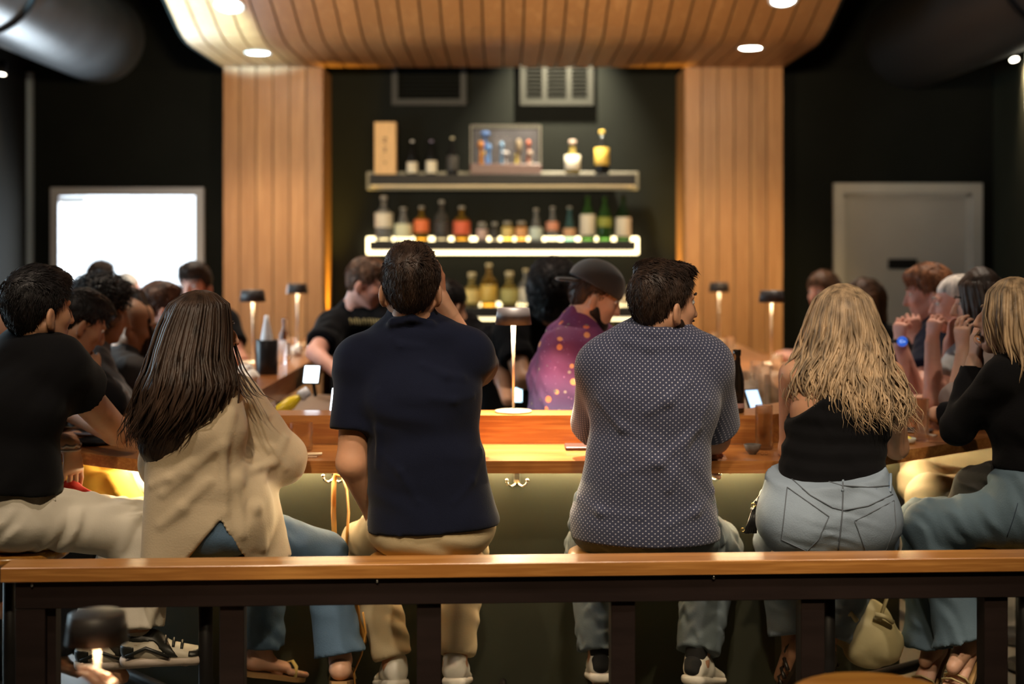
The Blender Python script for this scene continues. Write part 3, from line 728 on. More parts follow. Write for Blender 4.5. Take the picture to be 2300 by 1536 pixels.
# boarded canopy over the bar: each board runs from the back, bends and climbs towards the room
prof = [(10.0, 2.88), (9.0, 2.88), (8.86, 2.886), (8.73, 2.905), (8.58, 2.945), (8.28, 3.05), (7.6, 3.295), (6.5, 3.69)]
can = empty('ceiling_canopy', (0, 10.0, 2.88)); tag(can, kind='structure')
nb = 32; pw = 3.94 / nb; me0 = None
def strip(x0, x1, pr, th):
    vs = []; n = len(pr)
    for (y, z) in pr: vs += [(x0, y - 10, z - 2.88), (x1, y - 10, z - 2.88), (x1, y - 10, z - 2.88 + th), (x0, y - 10, z - 2.88 + th)]
    fs = [(0, 1, 2, 3), (n * 4 - 1, n * 4 - 2, n * 4 - 3, n * 4 - 4)]
    for j in range(n - 1):
        a, b = j * 4, j * 4 + 4
        for k in range(4): fs.append((a + (k + 1) % 4, a + k, b + k, b + (k + 1) % 4))
    return vs, fs
m_ = MB(); m_.add(*strip(.006, pw - .006, prof, .018)); pl = m_.build('plank', OAKY, can, (-1.97, 0, 0))
for i in range(1, nb):
    c = pl.copy(); COL.objects.link(c); c.location = (-1.97 + i * pw, 0, 0)
m_ = MB(); m_.add(*strip(-1.97, 1.97, [(y, z + .019) for y, z in prof], .03)); m_.build('backing_board', mat('dark_gap', (.06, .028, .012), .7), can)
m_ = MB(); m_.add(*strip(-1.985, -1.97, prof, .06)); m_.add(*strip(1.97, 1.985, prof, .06)); m_.build('edge_fascia', BLACKWALL, can)
def column(x0, x1):
    c = empty('wood_column', ((x0 + x1) / 2, 10.0, 0)); tag(c, kind='structure'); ROOTS.append(c)
    MB().box(x0 + .018, x1 - .018, 10.02, 10.5, 0, 2.9).build('core', mat('dark_gap', (0, 0, 0)), c)
    w = (x1 - x0) / 6
    first = None
    for i in range(6):
        if first is None: first = MB().box(.004, w - .004, 10.0, 10.02, 0, 2.88).build('plank', OAK, c, (x0, 0, 0))
        else: q = first.copy(); COL.objects.link(q); q.location = (x0 + i * w, 0, 0)
    sx = x1 if x0 < 0 else x0
    for i in range(4):
        MB().box(sx - .018 if x0 < 0 else sx, sx if x0 < 0 else sx + .018, 10.022 + i * .12, 10.022 + i * .12 + .113, 0, 2.88).build('side_plank', OAK, c)
    ox = x0 if x0 < 0 else x1
    MB().box(ox if x0 < 0 else ox - .018, ox + .018 if x0 < 0 else ox, 10.022, 10.5, 0, 2.88).build('outer_board', OAK, c)
column(-1.97, -1.27); column(1.28, 1.97)
# recessed lights in the canopy
M_dl = M_white_emit('downlight_glow', (1, .93, .82), 30)
for i, (x, y, z, tl, lb) in enumerate([(-1.593, 9.25, 2.88, 0, 'round recessed downlight above the wood column beside the bright doorway'), (1.575, 9.05, 2.884, .02, 'round recessed downlight above the wood column beside the grey door'),
                         (-1.60, 8.33, 3.03, .34, 'round recessed downlight in the pale lit end of the canopy'), (1.63, 8.27, 3.052, .34, 'round recessed downlight cut by the top edge, on the orange end of the canopy')]):
    t = empty('ceiling_downlight', (x, y, z - .004)); tag(t, lb, 'light', 'downlights in the canopy'); t.rotation_euler = (-tl * .95, 0, 0)
    MB().lathe([(.075, 0), (.082, -.004), (.088, 0), (.088, .006), (.070, .006)], n=28).build('trim_ring', mat('white_trim', (.8, .78, .74), .4), t)
    MB().lathe([(.0001, -.001), (.066, -.001), (.070, .004)], n=24, cap=False).build('lens', M_dl, t)
# vents high on the back wall
def vent(x0, x1, zb, zt, lab, m, n=2):
    v = wroot('wall_vent', ((x0 + x1) / 2, YB, zb), lab, 'vent')
    f = MB(); w = .045; y = YB - .05
    f.box(x0, x0 + w, y, YB, zb, zt).box(x1 - w, x1, y, YB, zb, zt).box(x0 + w, x1 - w, y, YB, zb, zb + w).box(x0 + w, x1 - w, y, YB, zt - w, zt); f.build('frame', m, v)
    for i in range(n):
        x = x0 + (x1 - x0) * (i + 1) / (n + 1); MB().box(x - .02, x + .02, y, YB - .01, zb + w, zt - w).build('mullion', m, v)
    s = None
    for i in range(14):
        z = zb + w + .03 * i + .008
        if z > zt - w - .02: break
        s_ = MB(); s_.add([(x0 + w, YB - .03, z), (x1 - w, YB - .03, z), (x1 - w, YB - .005, z + .018), (x0 + w, YB - .005, z + .018), (x0 + w, YB - .03, z - .003), (x1 - w, YB - .03, z - .003), (x1 - w, YB - .005, z + .015), (x0 + w, YB - .005, z + .015)],
                     [(0, 1, 2, 3), (7, 6, 5, 4), (0, 4, 5, 1), (3, 2, 6, 7), (0, 3, 7, 4), (1, 5, 6, 2)]); s_.build('louvre', mat('louvre_dark', (.006, .006, .005), .8, spec=.1), v)
vent(.125, .665, 2.66, 3.15, 'grey framed wall vent with two upright bars, high above the shelves', mat('vent_grey', (.022, .022, .019), .6, spec=.2))
vent(-.82, -.27, 2.66, 3.15, 'black wall vent lost in shade, above the pale wooden box', mat('vent_black', (.012, .012, .011), .6), 0)
# ducts
def duct(x, z, r, y0, lab, m, rings):
    d = wroot('ceiling_duct', (x, y0, z), lab, 'duct')
    MB().lathe([(r, 0), (r, YB - y0)], (x, y0, z), 40, (0, 1, 0), cap=False).build('pipe', m, d)
    for y in rings: MB().lathe([(r, 0), (r + .022, .004), (r + .022, .04), (r, .044)], (x, y, z), 40, (0, 1, 0), cap=False).build('flange', M_black, d)
duct(-2.98, 3.16, .335, 2.0, 'large round grey duct catching cool light above the bright doorway', mat('duct_grey', (.16, .17, .18), .35, metal=.2, noise=(3, .2)), (8.05, 5.6, 3.2))
duct(3.02, 3.14, .36, 2.0, 'large round dark duct above the grey door', mat('duct_dark', (.03, .028, .027), .5), (7.6, 5.2, 3.0))
pb = tag(MB().box(-2.42, -2.22, 7.3, 7.5, 3.17, 3.2, .004).build('ceiling_bracket', mat('bracket_grey', (.3, .33, .35), .5)), 'small pale plate fixed beside the grey duct', 'bracket')
pb.location.z = 0
# track spotlights on the side walls
def spot_fix(p, aim, lab, pw_, col=(1, .78, .5), ang=70, on=True, body=True):
    t = wroot('track_spotlight', p, lab, 'light', None); p = Vector(p); d = (Vector(aim) - p).normalized()
    MB().lathe([(.028, -.09), (.032, -.085), (.034, 0), (.030, .002)], p, 16, d, cap=False).lathe([(.0001, -.09), (.028, -.09)], p, 16, d, cap=False).build('spot_body', M_black, t)
    MB().tube([p - d * .05, p - d * .05 + Vector((0, 0, .09))], .006, 6).build('arm', M_black, t)
    MB().lathe([(.0001, 0), (.027, -.002)], p, 16, d, cap=False).build('lens', M_white_emit('spot_lens', (1, .9, .7), 12), t)
    light('spot_light', 'SPOT', p + d * .03, pw_, col, aim, .03, ang, .8)
spot_fix((-3.44, 9.75, 2.80), (-3.5, 9.5, 1.6), 'lit spotlight high on the side wall next to the doorway', 14, ang=95)
spot_fix((3.56, 9.9, 2.92), (3.62, 9.4, 2.0), 'lit spotlight high on the side wall next to the grey door', 26, ang=100)
sl = tag(MB().box(XW1 - .02, XW1, 9.75, 9.78, 2.55, 2.95).build('wall_light_strip', M_white_emit('strip_glow', (1, .95, .75), 6)), 'thin upright light strip on the side wall past the grey door', 'light')

# ---------------------------------------------------------------- the bar
OUT = [(-1.65, 9.3), (-1.65, 4.92), (-1.13, 4.57), (1.06, 4.57), (1.85, 5.22), (1.85, 9.3)]
MID = [(-1.28, 9.3), (-1.28, 5.22), (-.93, 4.97), (.91, 4.97), (1.44, 5.40), (1.44, 9.3)]
INN = [(-1.0, 9.3), (-1.0, 5.40), (-.86, 5.13), (.85, 5.13), (1.14, 5.52), (1.14, 9.3)]
def ringtop(name, outer, inner, z0, z1, m, parent, bev=0):
    o = []
    for i in range(5):
        q = [outer[i], outer[i + 1], inner[i + 1], inner[i]]
        if poly_area(q) < 0: q = q[::-1]
        o.append(MB().prism(q, z0, z1).build(name, m, parent))
    return o
wt = wroot('bar_worktop', (0, 4.57, .92), 'oak bar worktop running round three sides at seat-side height', 'counter')
OAKTOPY = wood('oak_top_side', (.46, .20, .06), (.26, .085, .022), .30, 'y', coat=.35)
for i, o in enumerate(ringtop('worktop_board', OUT, [(x * 1, y) for x, y in MID], .88, .92, OAKTOP, wt)):
    if i in (0, 4): o.data.materials[0] = OAKTOPY
rl = wroot('raised_bar_ledge', (0, 4.97, 1.02), 'thick oak ledge standing on the worktop along its inner edge', 'counter')
for i, o in enumerate(ringtop('ledge_board', [(x, y) for x, y in MID], INN, .9205, 1.02, OAKTOP, rl)):
    if i in (0, 4): o.data.materials[0] = OAKTOPY
PAN = [(-1.50, 9.25), (-1.50, 5.22), (-1.0, 4.87), (.93, 4.87), (1.50, 5.38), (1.50, 9.25)]
PIN = [(-1.44, 9.25), (-1.44, 5.26), (-.98, 4.92), (.91, 4.92), (1.45, 5.42), (1.45, 9.25)]
bb = wroot('bar_front_cabinet', (0, 4.87, 0), 'dark olive panelled base of the bar, glowing under the worktop', 'counter')
M_base = mat('olive_panel', (.036, .038, .025), .6, spec=.2, noise=(3, .12), bump=(100, .08))
ringtop('front_panel', PAN, PIN, .0, .8795, M_base, bb)
# light strip under the worktop
M_led = M_white_emit('led_warm', (1, .80, .46), 110)
for (x0, y0), (x1, y1), s_ in (((-.98, 4.83), (.90, 4.83), 1), ((-1.50, 5.15), (-1.02, 4.82), 1), ((.96, 4.83), (1.50, 5.31), 1), ((-1.56, 5.25), (-1.56, 9.2), 1), ((1.57, 5.42), (1.57, 9.2), 1)):
    MB().tube([(x0, y0, .874), (x1, y1, .874)], .005, 6).build('light_strip', M_led, bb)
# inside of the bar: steel station with sinks, mat and screens
stn = wroot('bar_station', (-.8, 6, 0), 'steel work station with grey top inside the bar', 'work station')
MB().box(-.98, -.70, 5.45, 6.85, .60, .90).build('steel_top', mat('steel_brown', (.32, .25, .21), .35, metal=.4, noise=(4, .1)), stn)
MB().box(-.70, -.60, 5.3, 6.85, .55, .93, .01).build('front_rim', M_black, stn)
MB().box(-.97, -.62, 5.5, 6.8, .0, .60).build('cabinet', M_black, stn)
bc = wroot('back_counter', (0, 10.1, 0), 'black cabinet under the back shelves', 'cabinet')
MB().box(-1.2, 1.2, 9.85, 10.48, .86, .90).build('counter_top', M_black, bc)
for i in range(4): MB().box(-1.19 + i * .6, -.61 + i * .6, 9.88, 10.46, .02, .855).build('cabinet_door', M_black, bc)
MB().box(-.95, .95, 10.42, 10.45, .90, .93).build('light_strip', M_white_emit('led_dim', (1, .72, .3), 1.5), bc)

# shelves with light round them
def shelf(z1, z0, e, lab):
    s = wroot('wall_shelf', (0, 10.3, z0), lab, 'shelf', 'lit shelves behind the bar')
    MB().box(-.963, .956, 10.22, 10.41, z0, z1, .002).build('shelf_board', M_black, s)
    MB().box(-1.0, .993, 10.412, 10.44, z0 - .030, z1 + .030, .006).build('light_panel', mat('shelf_glow_%d' % int(z0 * 100), (.10, .09, .07), .5, emit=e * 1.05, ecol=(1, .78, .40)), s)
    MB().box(-.95, .945, 10.24, 10.40, z0 - .012, z0 - .001).build('diffuser', M_white_emit('shelf_under_%d' % int(z0 * 100), (1, .80, .46), e * .22), s)
    MB().box(-.8, .8, 10.44, 10.5, z0, z1).build('wall_bracket', M_black, s)
shelf(2.139, 2.065, .065, 'topmost black shelf with a faint glow, holding the wooden box and display case')
shelf(1.661, 1.594, 3.2, 'middle black shelf with bright warm light around it and a long row of bottles')
shelf(1.183, 1.112, 2.6, 'lowest black shelf with bright light spots behind amber bottles')

# bottles
def glassm(name, c, r=.05, tr=.85): return mat('glass_' + name, c, r, trans=tr, ior=1.3)
def bottle(x, ytop, ybase, w, z, label, glass, lab=None, cap=None, kind='std', group=None, Y=None, lz=(.12, .5)):
    base = at(x, ybase, z); h = (ybase - ytop) / FPX * z; r = w / 2 / FPX * z
    b = empty('bottle', base); tag(b, label, 'bottle', group)
    nk = max(r * .32, .010)
    P = {'std': [(r * .9, 0), (r, .01), (r, h * .56), (r * .85, h * .64), (nk, h * .74), (nk, h * .93)],
         'slim': [(r * .9, 0), (r, .01), (r, h * .5), (r * .8, h * .6), (nk, h * .78), (nk * .9, h * .95)],
         'cone': [(r * .95, 0), (r, .012), (r * .8, h * .35), (r * .5, h * .62), (nk, h * .8), (nk, h * .95)],
         'jar': [(r * .9, 0), (r, .01), (r, h * .7), (r * .8, h * .8), (r * .6, h * .86)],
         'round': [(r * .8, 0), (r, h * .1), (r, h * .42), (r * .8, h * .55), (nk * 1.2, h * .66), (nk * 1.2, h * .86)]}[kind]
    MB().lathe(P, n=18).build('glass_body', glass, b)
    if lab: 
        rr = r * 1.02; MB().lathe([(rr * .99, h * lz[0]), (rr, h * lz[0] + .001), (rr, h * lz[1]), (rr * .99, h * lz[1] + .001)], n=18, cap=False).build('label', lab, b)
    cm = cap or M_black; q = P[-1]
    MB().lathe([(q[0] * 1.15, q[1] - .002), (q[0] * 1.2, h - .004), (q[0] * 1.0, h)], n=14).build('cap', cm, b)
    return b
W_lab = mat('label_cream', (.75, .68, .52), .6); O_lab = mat('label_orange', (.85, .20, .06), .6); G_lab = mat('label_gold', (.75, .50, .10), .4)
R_lab = mat('label_red', (.75, .14, .06), .6); Y_lab = mat('label_yellow', (.8, .6, .2), .6); K_lab = mat('label_dark', (.05, .045, .04), .6)
g_clear = glassm('clear', (.9, .9, .86)); g_amber = glassm('amber', (.75, .42, .06)); g_green = glassm('green', (.12, .35, .08)); g_dkgreen = glassm('deepgreen', (.04, .12, .03))
g_yel = glassm('yellow', (.95, .72, .2)); g_teal = glassm('teal', (.25, .55, .55)); g_brown = glassm('brown', (.12, .05, .02)); g_grey = glassm('smoke', (.35, .33, .3)); g_black = glassm('black', (.01, .01, .01), .12, .0); g_or = glassm('orange', (.9, .45, .12))
Z1, Z2, Z3 = 10.32, 10.32, 10.32
def yb(h, z=10.32): return VY + (CH - h) / z * FPX
b1, b2, b3 = yb(2.139), yb(1.661), yb(1.183)
bx = wroot('wooden_gift_box', at(866, b1, 10.32), 'tall pale wooden box with dark brushed marks on the topmost shelf', 'box')
p0 = at(842, b1, 10.28); p1 = at(890, 275, 10.28)
MB().box(p0.x, p1.x, 10.24, 10.38, 2.14, p1.z, .003).build('box_body', mat('pale_wood', (.72, .45, .2), .6, noise=(8, .1, (8, 8, 1))), bx)
ink = mat('ink_brown', (.12, .06, .03), .7); im = MB()
for dx, dz, w_, h_ in ((0, .26, .035, .008), (.0, .245, .008, .045), (-.012, .235, .02, .006), (.01, .225, .018, .006), (0, .19, .03, .007), (0, .18, .007, .03), (0, .165, .026, .006), (0, .09, .022, .005), (0, .08, .006, .02)):
    c = (p0.x + p1.x) / 2 + dx; im.box(c - w_ / 2, c + w_ / 2, 10.238, 10.2405, 2.14 + dz - h_ / 2, 2.14 + dz + h_ / 2)
im.build('brush_marks', ink, bx)
bottle(926, 315, b1, 24, Z1, 'slim dark bottle with pale cap, next to the wooden box', g_black, W_lab, mat('cap_white', (.6, .58, .55), .4), 'slim', 'bottles on the topmost shelf', lz=(.05, .36))
bottle(969, 315, b1, 24, Z1, 'slim dark bottle with mauve cap and cream label on the topmost shelf', g_black, W_lab, mat('cap_mauve', (.22, .19, .28), .4), 'slim', 'bottles on the topmost shelf', lz=(.05, .4))
bottle(1016, 308, b1, 26, Z1, 'black bottle with a small pale cap beside the display case', g_black, K_lab, mat('cap_cream', (.5, .45, .3), .4), 'slim', 'bottles on the topmost shelf')
bottle(1286, 315, b1, 34, Z1, 'squat clear bottle with big white label on the topmost shelf', g_yel, mat('label_white', (.85, .8, .68), .6), mat('cap_rose', (.42, .32, .27), .5), 'round', 'bottles on the topmost shelf', lz=(.16, .56))
bottle(1352, 293, b1, 32, Z1, 'dark bottle with gold label and gold neck at the end of the topmost shelf', g_black, G_lab, G_lab, 'std', 'bottles on the topmost shelf', lz=(.22, .6))
dc = wroot('display_case', at(1137, b1, 10.3), 'glass display case with small coloured ornaments on a dark red plinth', 'display case')
a0 = at(1056, b1, 10.25).x; a1 = at(1216, b1, 10.25).x; hz = at(0, 281, 10.25).z
MB().box(a0, a1, 10.225, 10.40, 2.14, 2.215, .004).build('plinth', mat('dark_red', (.07, .02, .018), .4), dc)
MB().box(a0 + .01, a1 - .01, 10.235, 10.39, 2.215, hz, .008).build('glass_box', mat('case_glass', (.9, .9, .9), .03, trans=1.0, ior=1.05, alpha=.15), dc)
fr = MB()
for x in (a0 + .006, a1 - .006):
    for y in (10.232, 10.392): fr.box(x - .004, x + .004, y - .004, y + .004, 2.215, hz)
for y in (10.232, 10.392): fr.box(a0, a1, y - .004, y + .004, hz - .006, hz)
fr.build('case_edge', mat('case_edge', (.12, .11, .09), .4), dc)
MB().box(a0 + .02, a1 - .02, 10.385, 10.39, 2.22, hz - .02).build('back_card', mat('case_back', (.04, .037, .045), .6, noise=(12, .3)), dc)
for px, py, sx, sz, c in ((1090, 300, .07, .035, (.12, .28, .75)), (1080, 325, .05, .06, (.8, .3, .06)), (1098, 332, .035, .06, (.15, .35, .8)), (1127, 326, .03, .05, (.2, .45, .8)), (1135, 345, .06, .04, (.45, .42, .45)),
                          (1165, 330, .05, .12, (.3, .22, .14)), (1187, 322, .035, .05, (.6, .15, .08)), (1160, 348, .02, .02, (.7, .55, .05)), (1190, 345, .04, .05, (.45, .32, .25)), (1088, 345, .02, .06, (.75, .5, .1))):
    p = at(px, py, 10.32); F = Field(); F.ell(p, (sx / 2, .02, sz / 2)); F.cone(p, (p.x, p.y, 2.222), .008, .014, .01)
    mesh_obj('ornament', [F.mesh(.006)], mat('orn_%d' % px, tuple(q * .5 for q in c), .6), dc)
G2 = 'bottles on the middle shelf'
for x, yt, w, lb, g, l, k, lz in (
    (862, 440, 40, 'large clear bottle with tall pale label, first of the row on the middle shelf', g_clear, W_lab, 'std', (.3, .62)), (906, 466, 40, 'pale clear bottle tapering to a thin neck on the middle shelf', g_clear, mat('label_lime', (.7, .7, .45), .6), 'cone', (.1, .5)),
    (947, 463, 34, 'amber bottle with orange label on the middle shelf', g_amber, O_lab, 'std', (.25, .6)), (992, 450, 34, 'grey see-through bottle with round shoulders on the middle shelf', g_grey, K_lab, 'std', (.1, .45)),
    (1037, 463, 38, 'squat golden bottle with bright orange-red label on the middle shelf', g_amber, R_lab, 'std', (.18, .56)),
    (1083, 499, 24, 'small pinkish bottle, first of four small ones on the middle shelf', g_clear, mat('label_pink', (.6, .42, .36), .6), 'jar', (.1, .6)), (1111, 499, 18, 'small thin grey bottle among the four small ones', g_grey, K_lab, 'jar', (.1, .5)),
    (1140, 497, 26, 'small yellow bottle among the four small ones', g_yel, Y_lab, 'jar', (.2, .66)), (1171, 497, 26, 'small orange bottle, last of the four small ones', g_or, mat('label_peach', (.8, .4, .16), .6), 'jar', (.2, .66)),
    (1204, 468, 30, 'clear cone-shaped bottle on the middle shelf', g_clear, mat('label_mint', (.6, .7, .6), .5), 'cone', (.05, .4)), (1241, 464, 28, 'clear bottle with pink stopper and orange mark', g_clear, mat('label_salmon', (.7, .3, .18), .6), 'cone', (.3, .55)),
    (1279, 464, 28, 'teal bottle with white stopper and orange label', g_teal, mat('label_tan', (.7, .4, .2), .6), 'cone', (.1, .36)), (1320, 434, 34, 'tall green bottle with white label on the middle shelf', g_green, W_lab, 'slim', (.12, .55)),
    (1358, 436, 32, 'olive green bottle with yellow neck label on the middle shelf', g_green, mat('label_olive', (.3, .32, .05), .6), 'slim', (.3, .5)), (1400, 436, 34, 'tall deep green bottle with cream label at the end of the middle shelf', g_dkgreen, W_lab, 'slim', (.1, .5))):
    bottle(x, yt, b2, w, Z2, lb, g, l, mat('cap_grey', (.3, .28, .24), .4) if x < 1300 else M_black, k, G2, lz=lz)
G3 = 'bottles on the lowest shelf'
for x, yt, w, lb, g, l, k in ((1060, 612, 38, 'yellow bottle with pale cap, first in view on the lowest shelf', g_yel, Y_lab, 'round'), (1098, 592, 36, 'tall amber bottle with ringed neck on the lowest shelf', g_amber, G_lab, 'std'),
    (1144, 610, 40, 'yellow-green bottle with broad shoulders on the lowest shelf', g_yel, mat('label_straw', (.5, .45, .15), .6), 'round'), (1181, 604, 32, 'white labelled bottle, last before the dark-haired server', g_clear, W_lab, 'std'),
    (1393, 640, 26, 'pale bottle glowing on the lowest shelf by the face of the man in the cap', g_clear, W_lab, 'jar'), (1418, 642, 24, 'pale bottle at the end of the lowest shelf', g_clear, W_lab, 'jar'), (878, 640, 26, 'pale bottle on the lowest shelf beside the bending bartender', g_clear, W_lab, 'jar')):
    bottle(x, yt, b3, w, Z3, lb, g, l, mat('cap_sand', (.5, .42, .25), .4), k, G3)
for i, x in enumerate((1078, 1100, 1120, 1375, 1395, 1415)):
    bottle(x, 728, yb(.93, 10.3), 16, 10.3, 'small dim bottle under the lowest shelf, ' + ('nearest the raised arm', 'second from the raised arm', 'next to the lamp shade', 'nearest the face in the cap', 'second from the face in the cap', 'nearest the dark quiff')[i], g_yel, Y_lab, M_black, 'std', 'small bottles on the black cabinet')
# ---------------------------------------------------------------- things near the bar
M_lamp = mat('lamp_dark', (.035, .03, .03), .45, bump=(200, .1))
M_pole = mat('lamp_pole', (.75, .62, .48), .3, metal=.4)
M_glow = M_white_emit('lamp_glow', (1, .80, .50), 14)
def table_lamp(p, lab, power=3.0, s=1.0):
    t = empty('table_lamp', p); tag(t, lab, 'lamp', 'cordless table lamps')
    MB().lathe([(.064, 0), (.066, .003), (.064, .008), (.012, .011), (.008, .014)], n=32).build('base', mat('lamp_base', (.55, .45, .34), .35, metal=.3), t)
    MB().lathe([(.0045, .012), (.005, .18), (.0085, .31), (.0085, .325)], n=12).build('pole', M_pole, t)
    MB().lathe([(.0001, .372), (.052, .372), (.057, .370), (.065, .312), (.063, .312), (.055, .366), (.0001, .367)], n=36, cap=False).build('lamp_shade', M_lamp, t)
    MB().lathe([(.0001, .330), (.040, .330), (.046, .334), (.0001, .336)], n=24, cap=False).build('bulb_disc', M_glow, t)
    o = light('lamp_light', 'SPOT', Vector(p) + Vector((0, 0, .322)), power, (1, .78, .48), Vector(p), .03, 150, .4)
    return t
def on_ledge(px, z, h=1.021): return Vector(((px - VX) / FPX * z, z, h))
table_lamp(on_ledge(1153, 5.055), 'dark table lamp on the front ledge between the polo man and the dotted shirt', 40)
table_lamp(on_ledge(568, 7.25), 'dark table lamp on the side ledge beside the black wine cooler', 5)
table_lamp(on_ledge(668, 8.6), 'dark table lamp in front of the column, behind the black wine cooler', 5)
table_lamp(on_ledge(1615, 8.9), 'farther table lamp in front of the column by the grey door', 5)
table_lamp(on_ledge(1733, 7.15), 'dark table lamp on the side ledge next to the blond woman in black', 6)
# small table and lamp close to the camera
lt = empty('side_table', (-.845, 2.9, 0)); tag(lt, 'small round side table below the lamp in front of the divider', 'table')
MB().lathe([(.20, .452), (.205, .456), (.205, .470), (.20, .474)], n=36).build('table_top', OAKTOP, lt); MB().lathe([(.02, .02), (.02, .452)], n=12).build('leg', M_black, lt); MB().lathe([(.15, 0), (.15, .012), (.02, .024)], n=28).build('foot', M_black, lt)
table_lamp(Vector((-.842, 2.95, .4745)), 'dark table lamp close to the camera, in front of the divider', 8)

# divider with an oak top
dv = empty('drink_rail', at(0, 1276, 3.658)); pA = at(0, 1276, 3.658); pB = at(2300, 1252, 3.785)
tag(dv, 'long oak-topped divider on dark steel posts, across the front of the picture', 'divider'); ya = math.atan2(pB.y - pA.y, pB.x - pA.x); dv.rotation_euler = (0, 0, ya); dv.location = (pA.x, pA.y, 0)
HR = pA.z
def railbox(x0, x1, y0, y1, z0, z1, name, m, b=0): return MB().box(x0, x1, y0, y1, z0, z1, b).build(name, m, dv)
railbox(0, 3.6, 0, .105, HR - .038, HR, 'top_board', OAKRAIL, .002)
railbox(.034, 3.58, .012, .085, HR - .109, HR - .0385, 'beam', M_steel, .002)
fp = railbox(.034, .110, .014, .085, 0, HR - .1095, 'post', M_steel, .002)
railbox(.112, .134, .03, .08, 0, HR - .1095, 'post_strip', M_steel)
for x in (520, 963, 1405, 1842, 2270):
    X = (x - VX) / FPX * 3.70; t = (X - pA.x) / math.cos(ya); railbox(t - .032, t + .032, .022, .080, 0, HR - .1095, 'post', M_steel, .002)
for x in (75, 845, 1613):
    X = (x - VX) / FPX * 3.68; t = (X - pA.x) / math.cos(ya); MB().lathe([(.0035, 0), (.005, .003), (.003, .006)], (t, .011, HR - .046), 10, (0, -1, 0)).build('bolt', mat('chrome', (0, 0, 0)), dv)

# stools
M_seat = wood('stool_seat', (.62, .33, .07), (.40, .17, .03), .3, 'x', coat=.4)
def make_stool(lab):
    t = empty('bar_stool'); tag(t, lab, 'stool', 'round oak bar stools along the bar')
    MB().lathe([(.02, .625), (.165, .625), (.176, .632), (.18, .643), (.177, .655), (.165, .660), (.0001, .656)], n=40).build('seat', M_seat, t)
    MB().lathe([(.07, .600), (.07, .6245), (.022, .6245)], n=24).build('seat_plate', M_black, t)
    MB().lathe([(.022, .02), (.022, .605)], n=16).build('pedestal', M_black, t)
    MB().lathe([(.14, 0), (.145, .004), (.14, .014), (.03, .024)], n=36).build('base', M_black, t)
    return t
stool0 = None
def stool(x, y, lab, dz=0, rz=0):
    global stool0
    if stool0 is None: stool0 = t = make_stool(lab)
    else: t = copy_tree(stool0); t['label'] = lab
    t.location = (x, y, dz); t.rotation_euler.z = rz; return t
stool(at(1965, 0, 3.0).x, 3.0, 'empty round oak stool in front of the divider')
# coat hooks below the worktop
def hook(x, y, lab, z=4.872):
    p = at(x, y, z); t = wroot('coat_hook', p, lab, 'hook', 'double coat hooks under the worktop'); p.y = 4.868
    MB().box(p.x - .012, p.x + .012, 4.860, 4.8695, p.z - .01, p.z + .03, .003).build('back_plate', mat('nickel', (.55, .5, .38), .25, metal=1), t)
    for q in (-1, 1):
        pts = [(p.x, 4.86, p.z), (p.x + q * .010, 4.845, p.z - .012), (p.x + q * .020, 4.835, p.z - .016), (p.x + q * .032, 4.83, p.z - .008), (p.x + q * .035, 4.83, p.z + .006)]
        MB().tube(pts, [.005, .005, .0048, .0045, .0045], 8).lathe([(.0001, -.007), (.006, -.004), (.007, 0), (.006, .004), (.0001, .007)], pts[-1], 10).build('hook_arm', mat('nickel', (0, 0, 0)), t)
hook(1161, 1078, 'double metal coat hook under the worktop below the table lamp'); hook(1590, 1064, 'double metal coat hook half hidden by the man in the dotted shirt'); hook(752, 1068, 'double metal coat hook carrying the tan bag strap')
# tan shoulder bag on its strap
bg_ = wroot('shoulder_bag', at(765, 1300, 4.6), 'tan leather shoulder bag hanging by its long strap behind the polo man', 'bag'); M_tan = mat('tan_leather', (.62, .30, .06), .4, noise=(8, .15))
MB().tube([at(752, 1225, 4.66), at(749, 1150, 4.70), at(750, 1085, 4.80), at(754, 1067, 4.825), at(768, 1070, 4.80), at(779, 1100, 4.76), at(783, 1150, 4.7), at(780, 1195, 4.66), at(777, 1260, 4.66)], .0085, 8, flat=.35, up=(0, 1, 0)).build('strap', M_tan, bg_)
F = Field(); F.econe(at(768, 1440, 4.72), at(768, 1290, 4.72), (.085, .035), (.07, .03), (1, 0, 0), .02, .6); F.mod(folds(.004, .06, (1, 0, .4), 2)); mesh_obj('pouch', [F.mesh(.007)], M_tan, bg_)
MB().box(at(735, 0, 4.68).x, at(800, 0, 4.68).x, 4.672, 4.684, at(0, 1350, 4.68).z, at(0, 1295, 4.68).z, .004).build('flap', M_tan, bg_)
MB().tube([at(815, 1375, 4.6), at(822, 1420, 4.6), at(812, 1470, 4.6), at(795, 1510, 4.6), at(800, 1560, 4.6)], .008, 8, flat=.4).build('loose_strap', M_tan, bg_)
# cream handbag hanging low behind the divider
hb = wroot('handbag', at(1955, 1430, 4.78), 'large cream handbag hanging low between the blond woman and the flared jeans', 'bag'); M_cream = mat('cream_leather', (.62, .54, .30), .5, noise=(6, .12), bump=(60, .2))
F = Field(); F.econe(at(1930, 1400, 4.80), at(1985, 1455, 4.80), (.10, .05), (.075, .045), (.7, 0, .7), .03, .8); F.ell(at(1955, 1440, 4.78), (.10, .05, .085), None, .03)
F.econe(at(1905, 1360, 4.8), at(1940, 1400, 4.8), (.05, .03), (.09, .045), (.7, 0, .5), .03, .8)
F.mod(folds(.006, .10, (1, 0, .3), 4)); mesh_obj('bag_body', [F.mesh(.007)], M_cream, hb)
MB().tube([at(1905, 1400, 4.74), at(1912, 1340, 4.75), at(1925, 1280, 4.8), at(1950, 1240, 4.82), at(1985, 1290, 4.8), at(1993, 1340, 4.76), at(1975, 1395, 4.74)], .010, 8, flat=.6).build('handle', M_cream, hb)
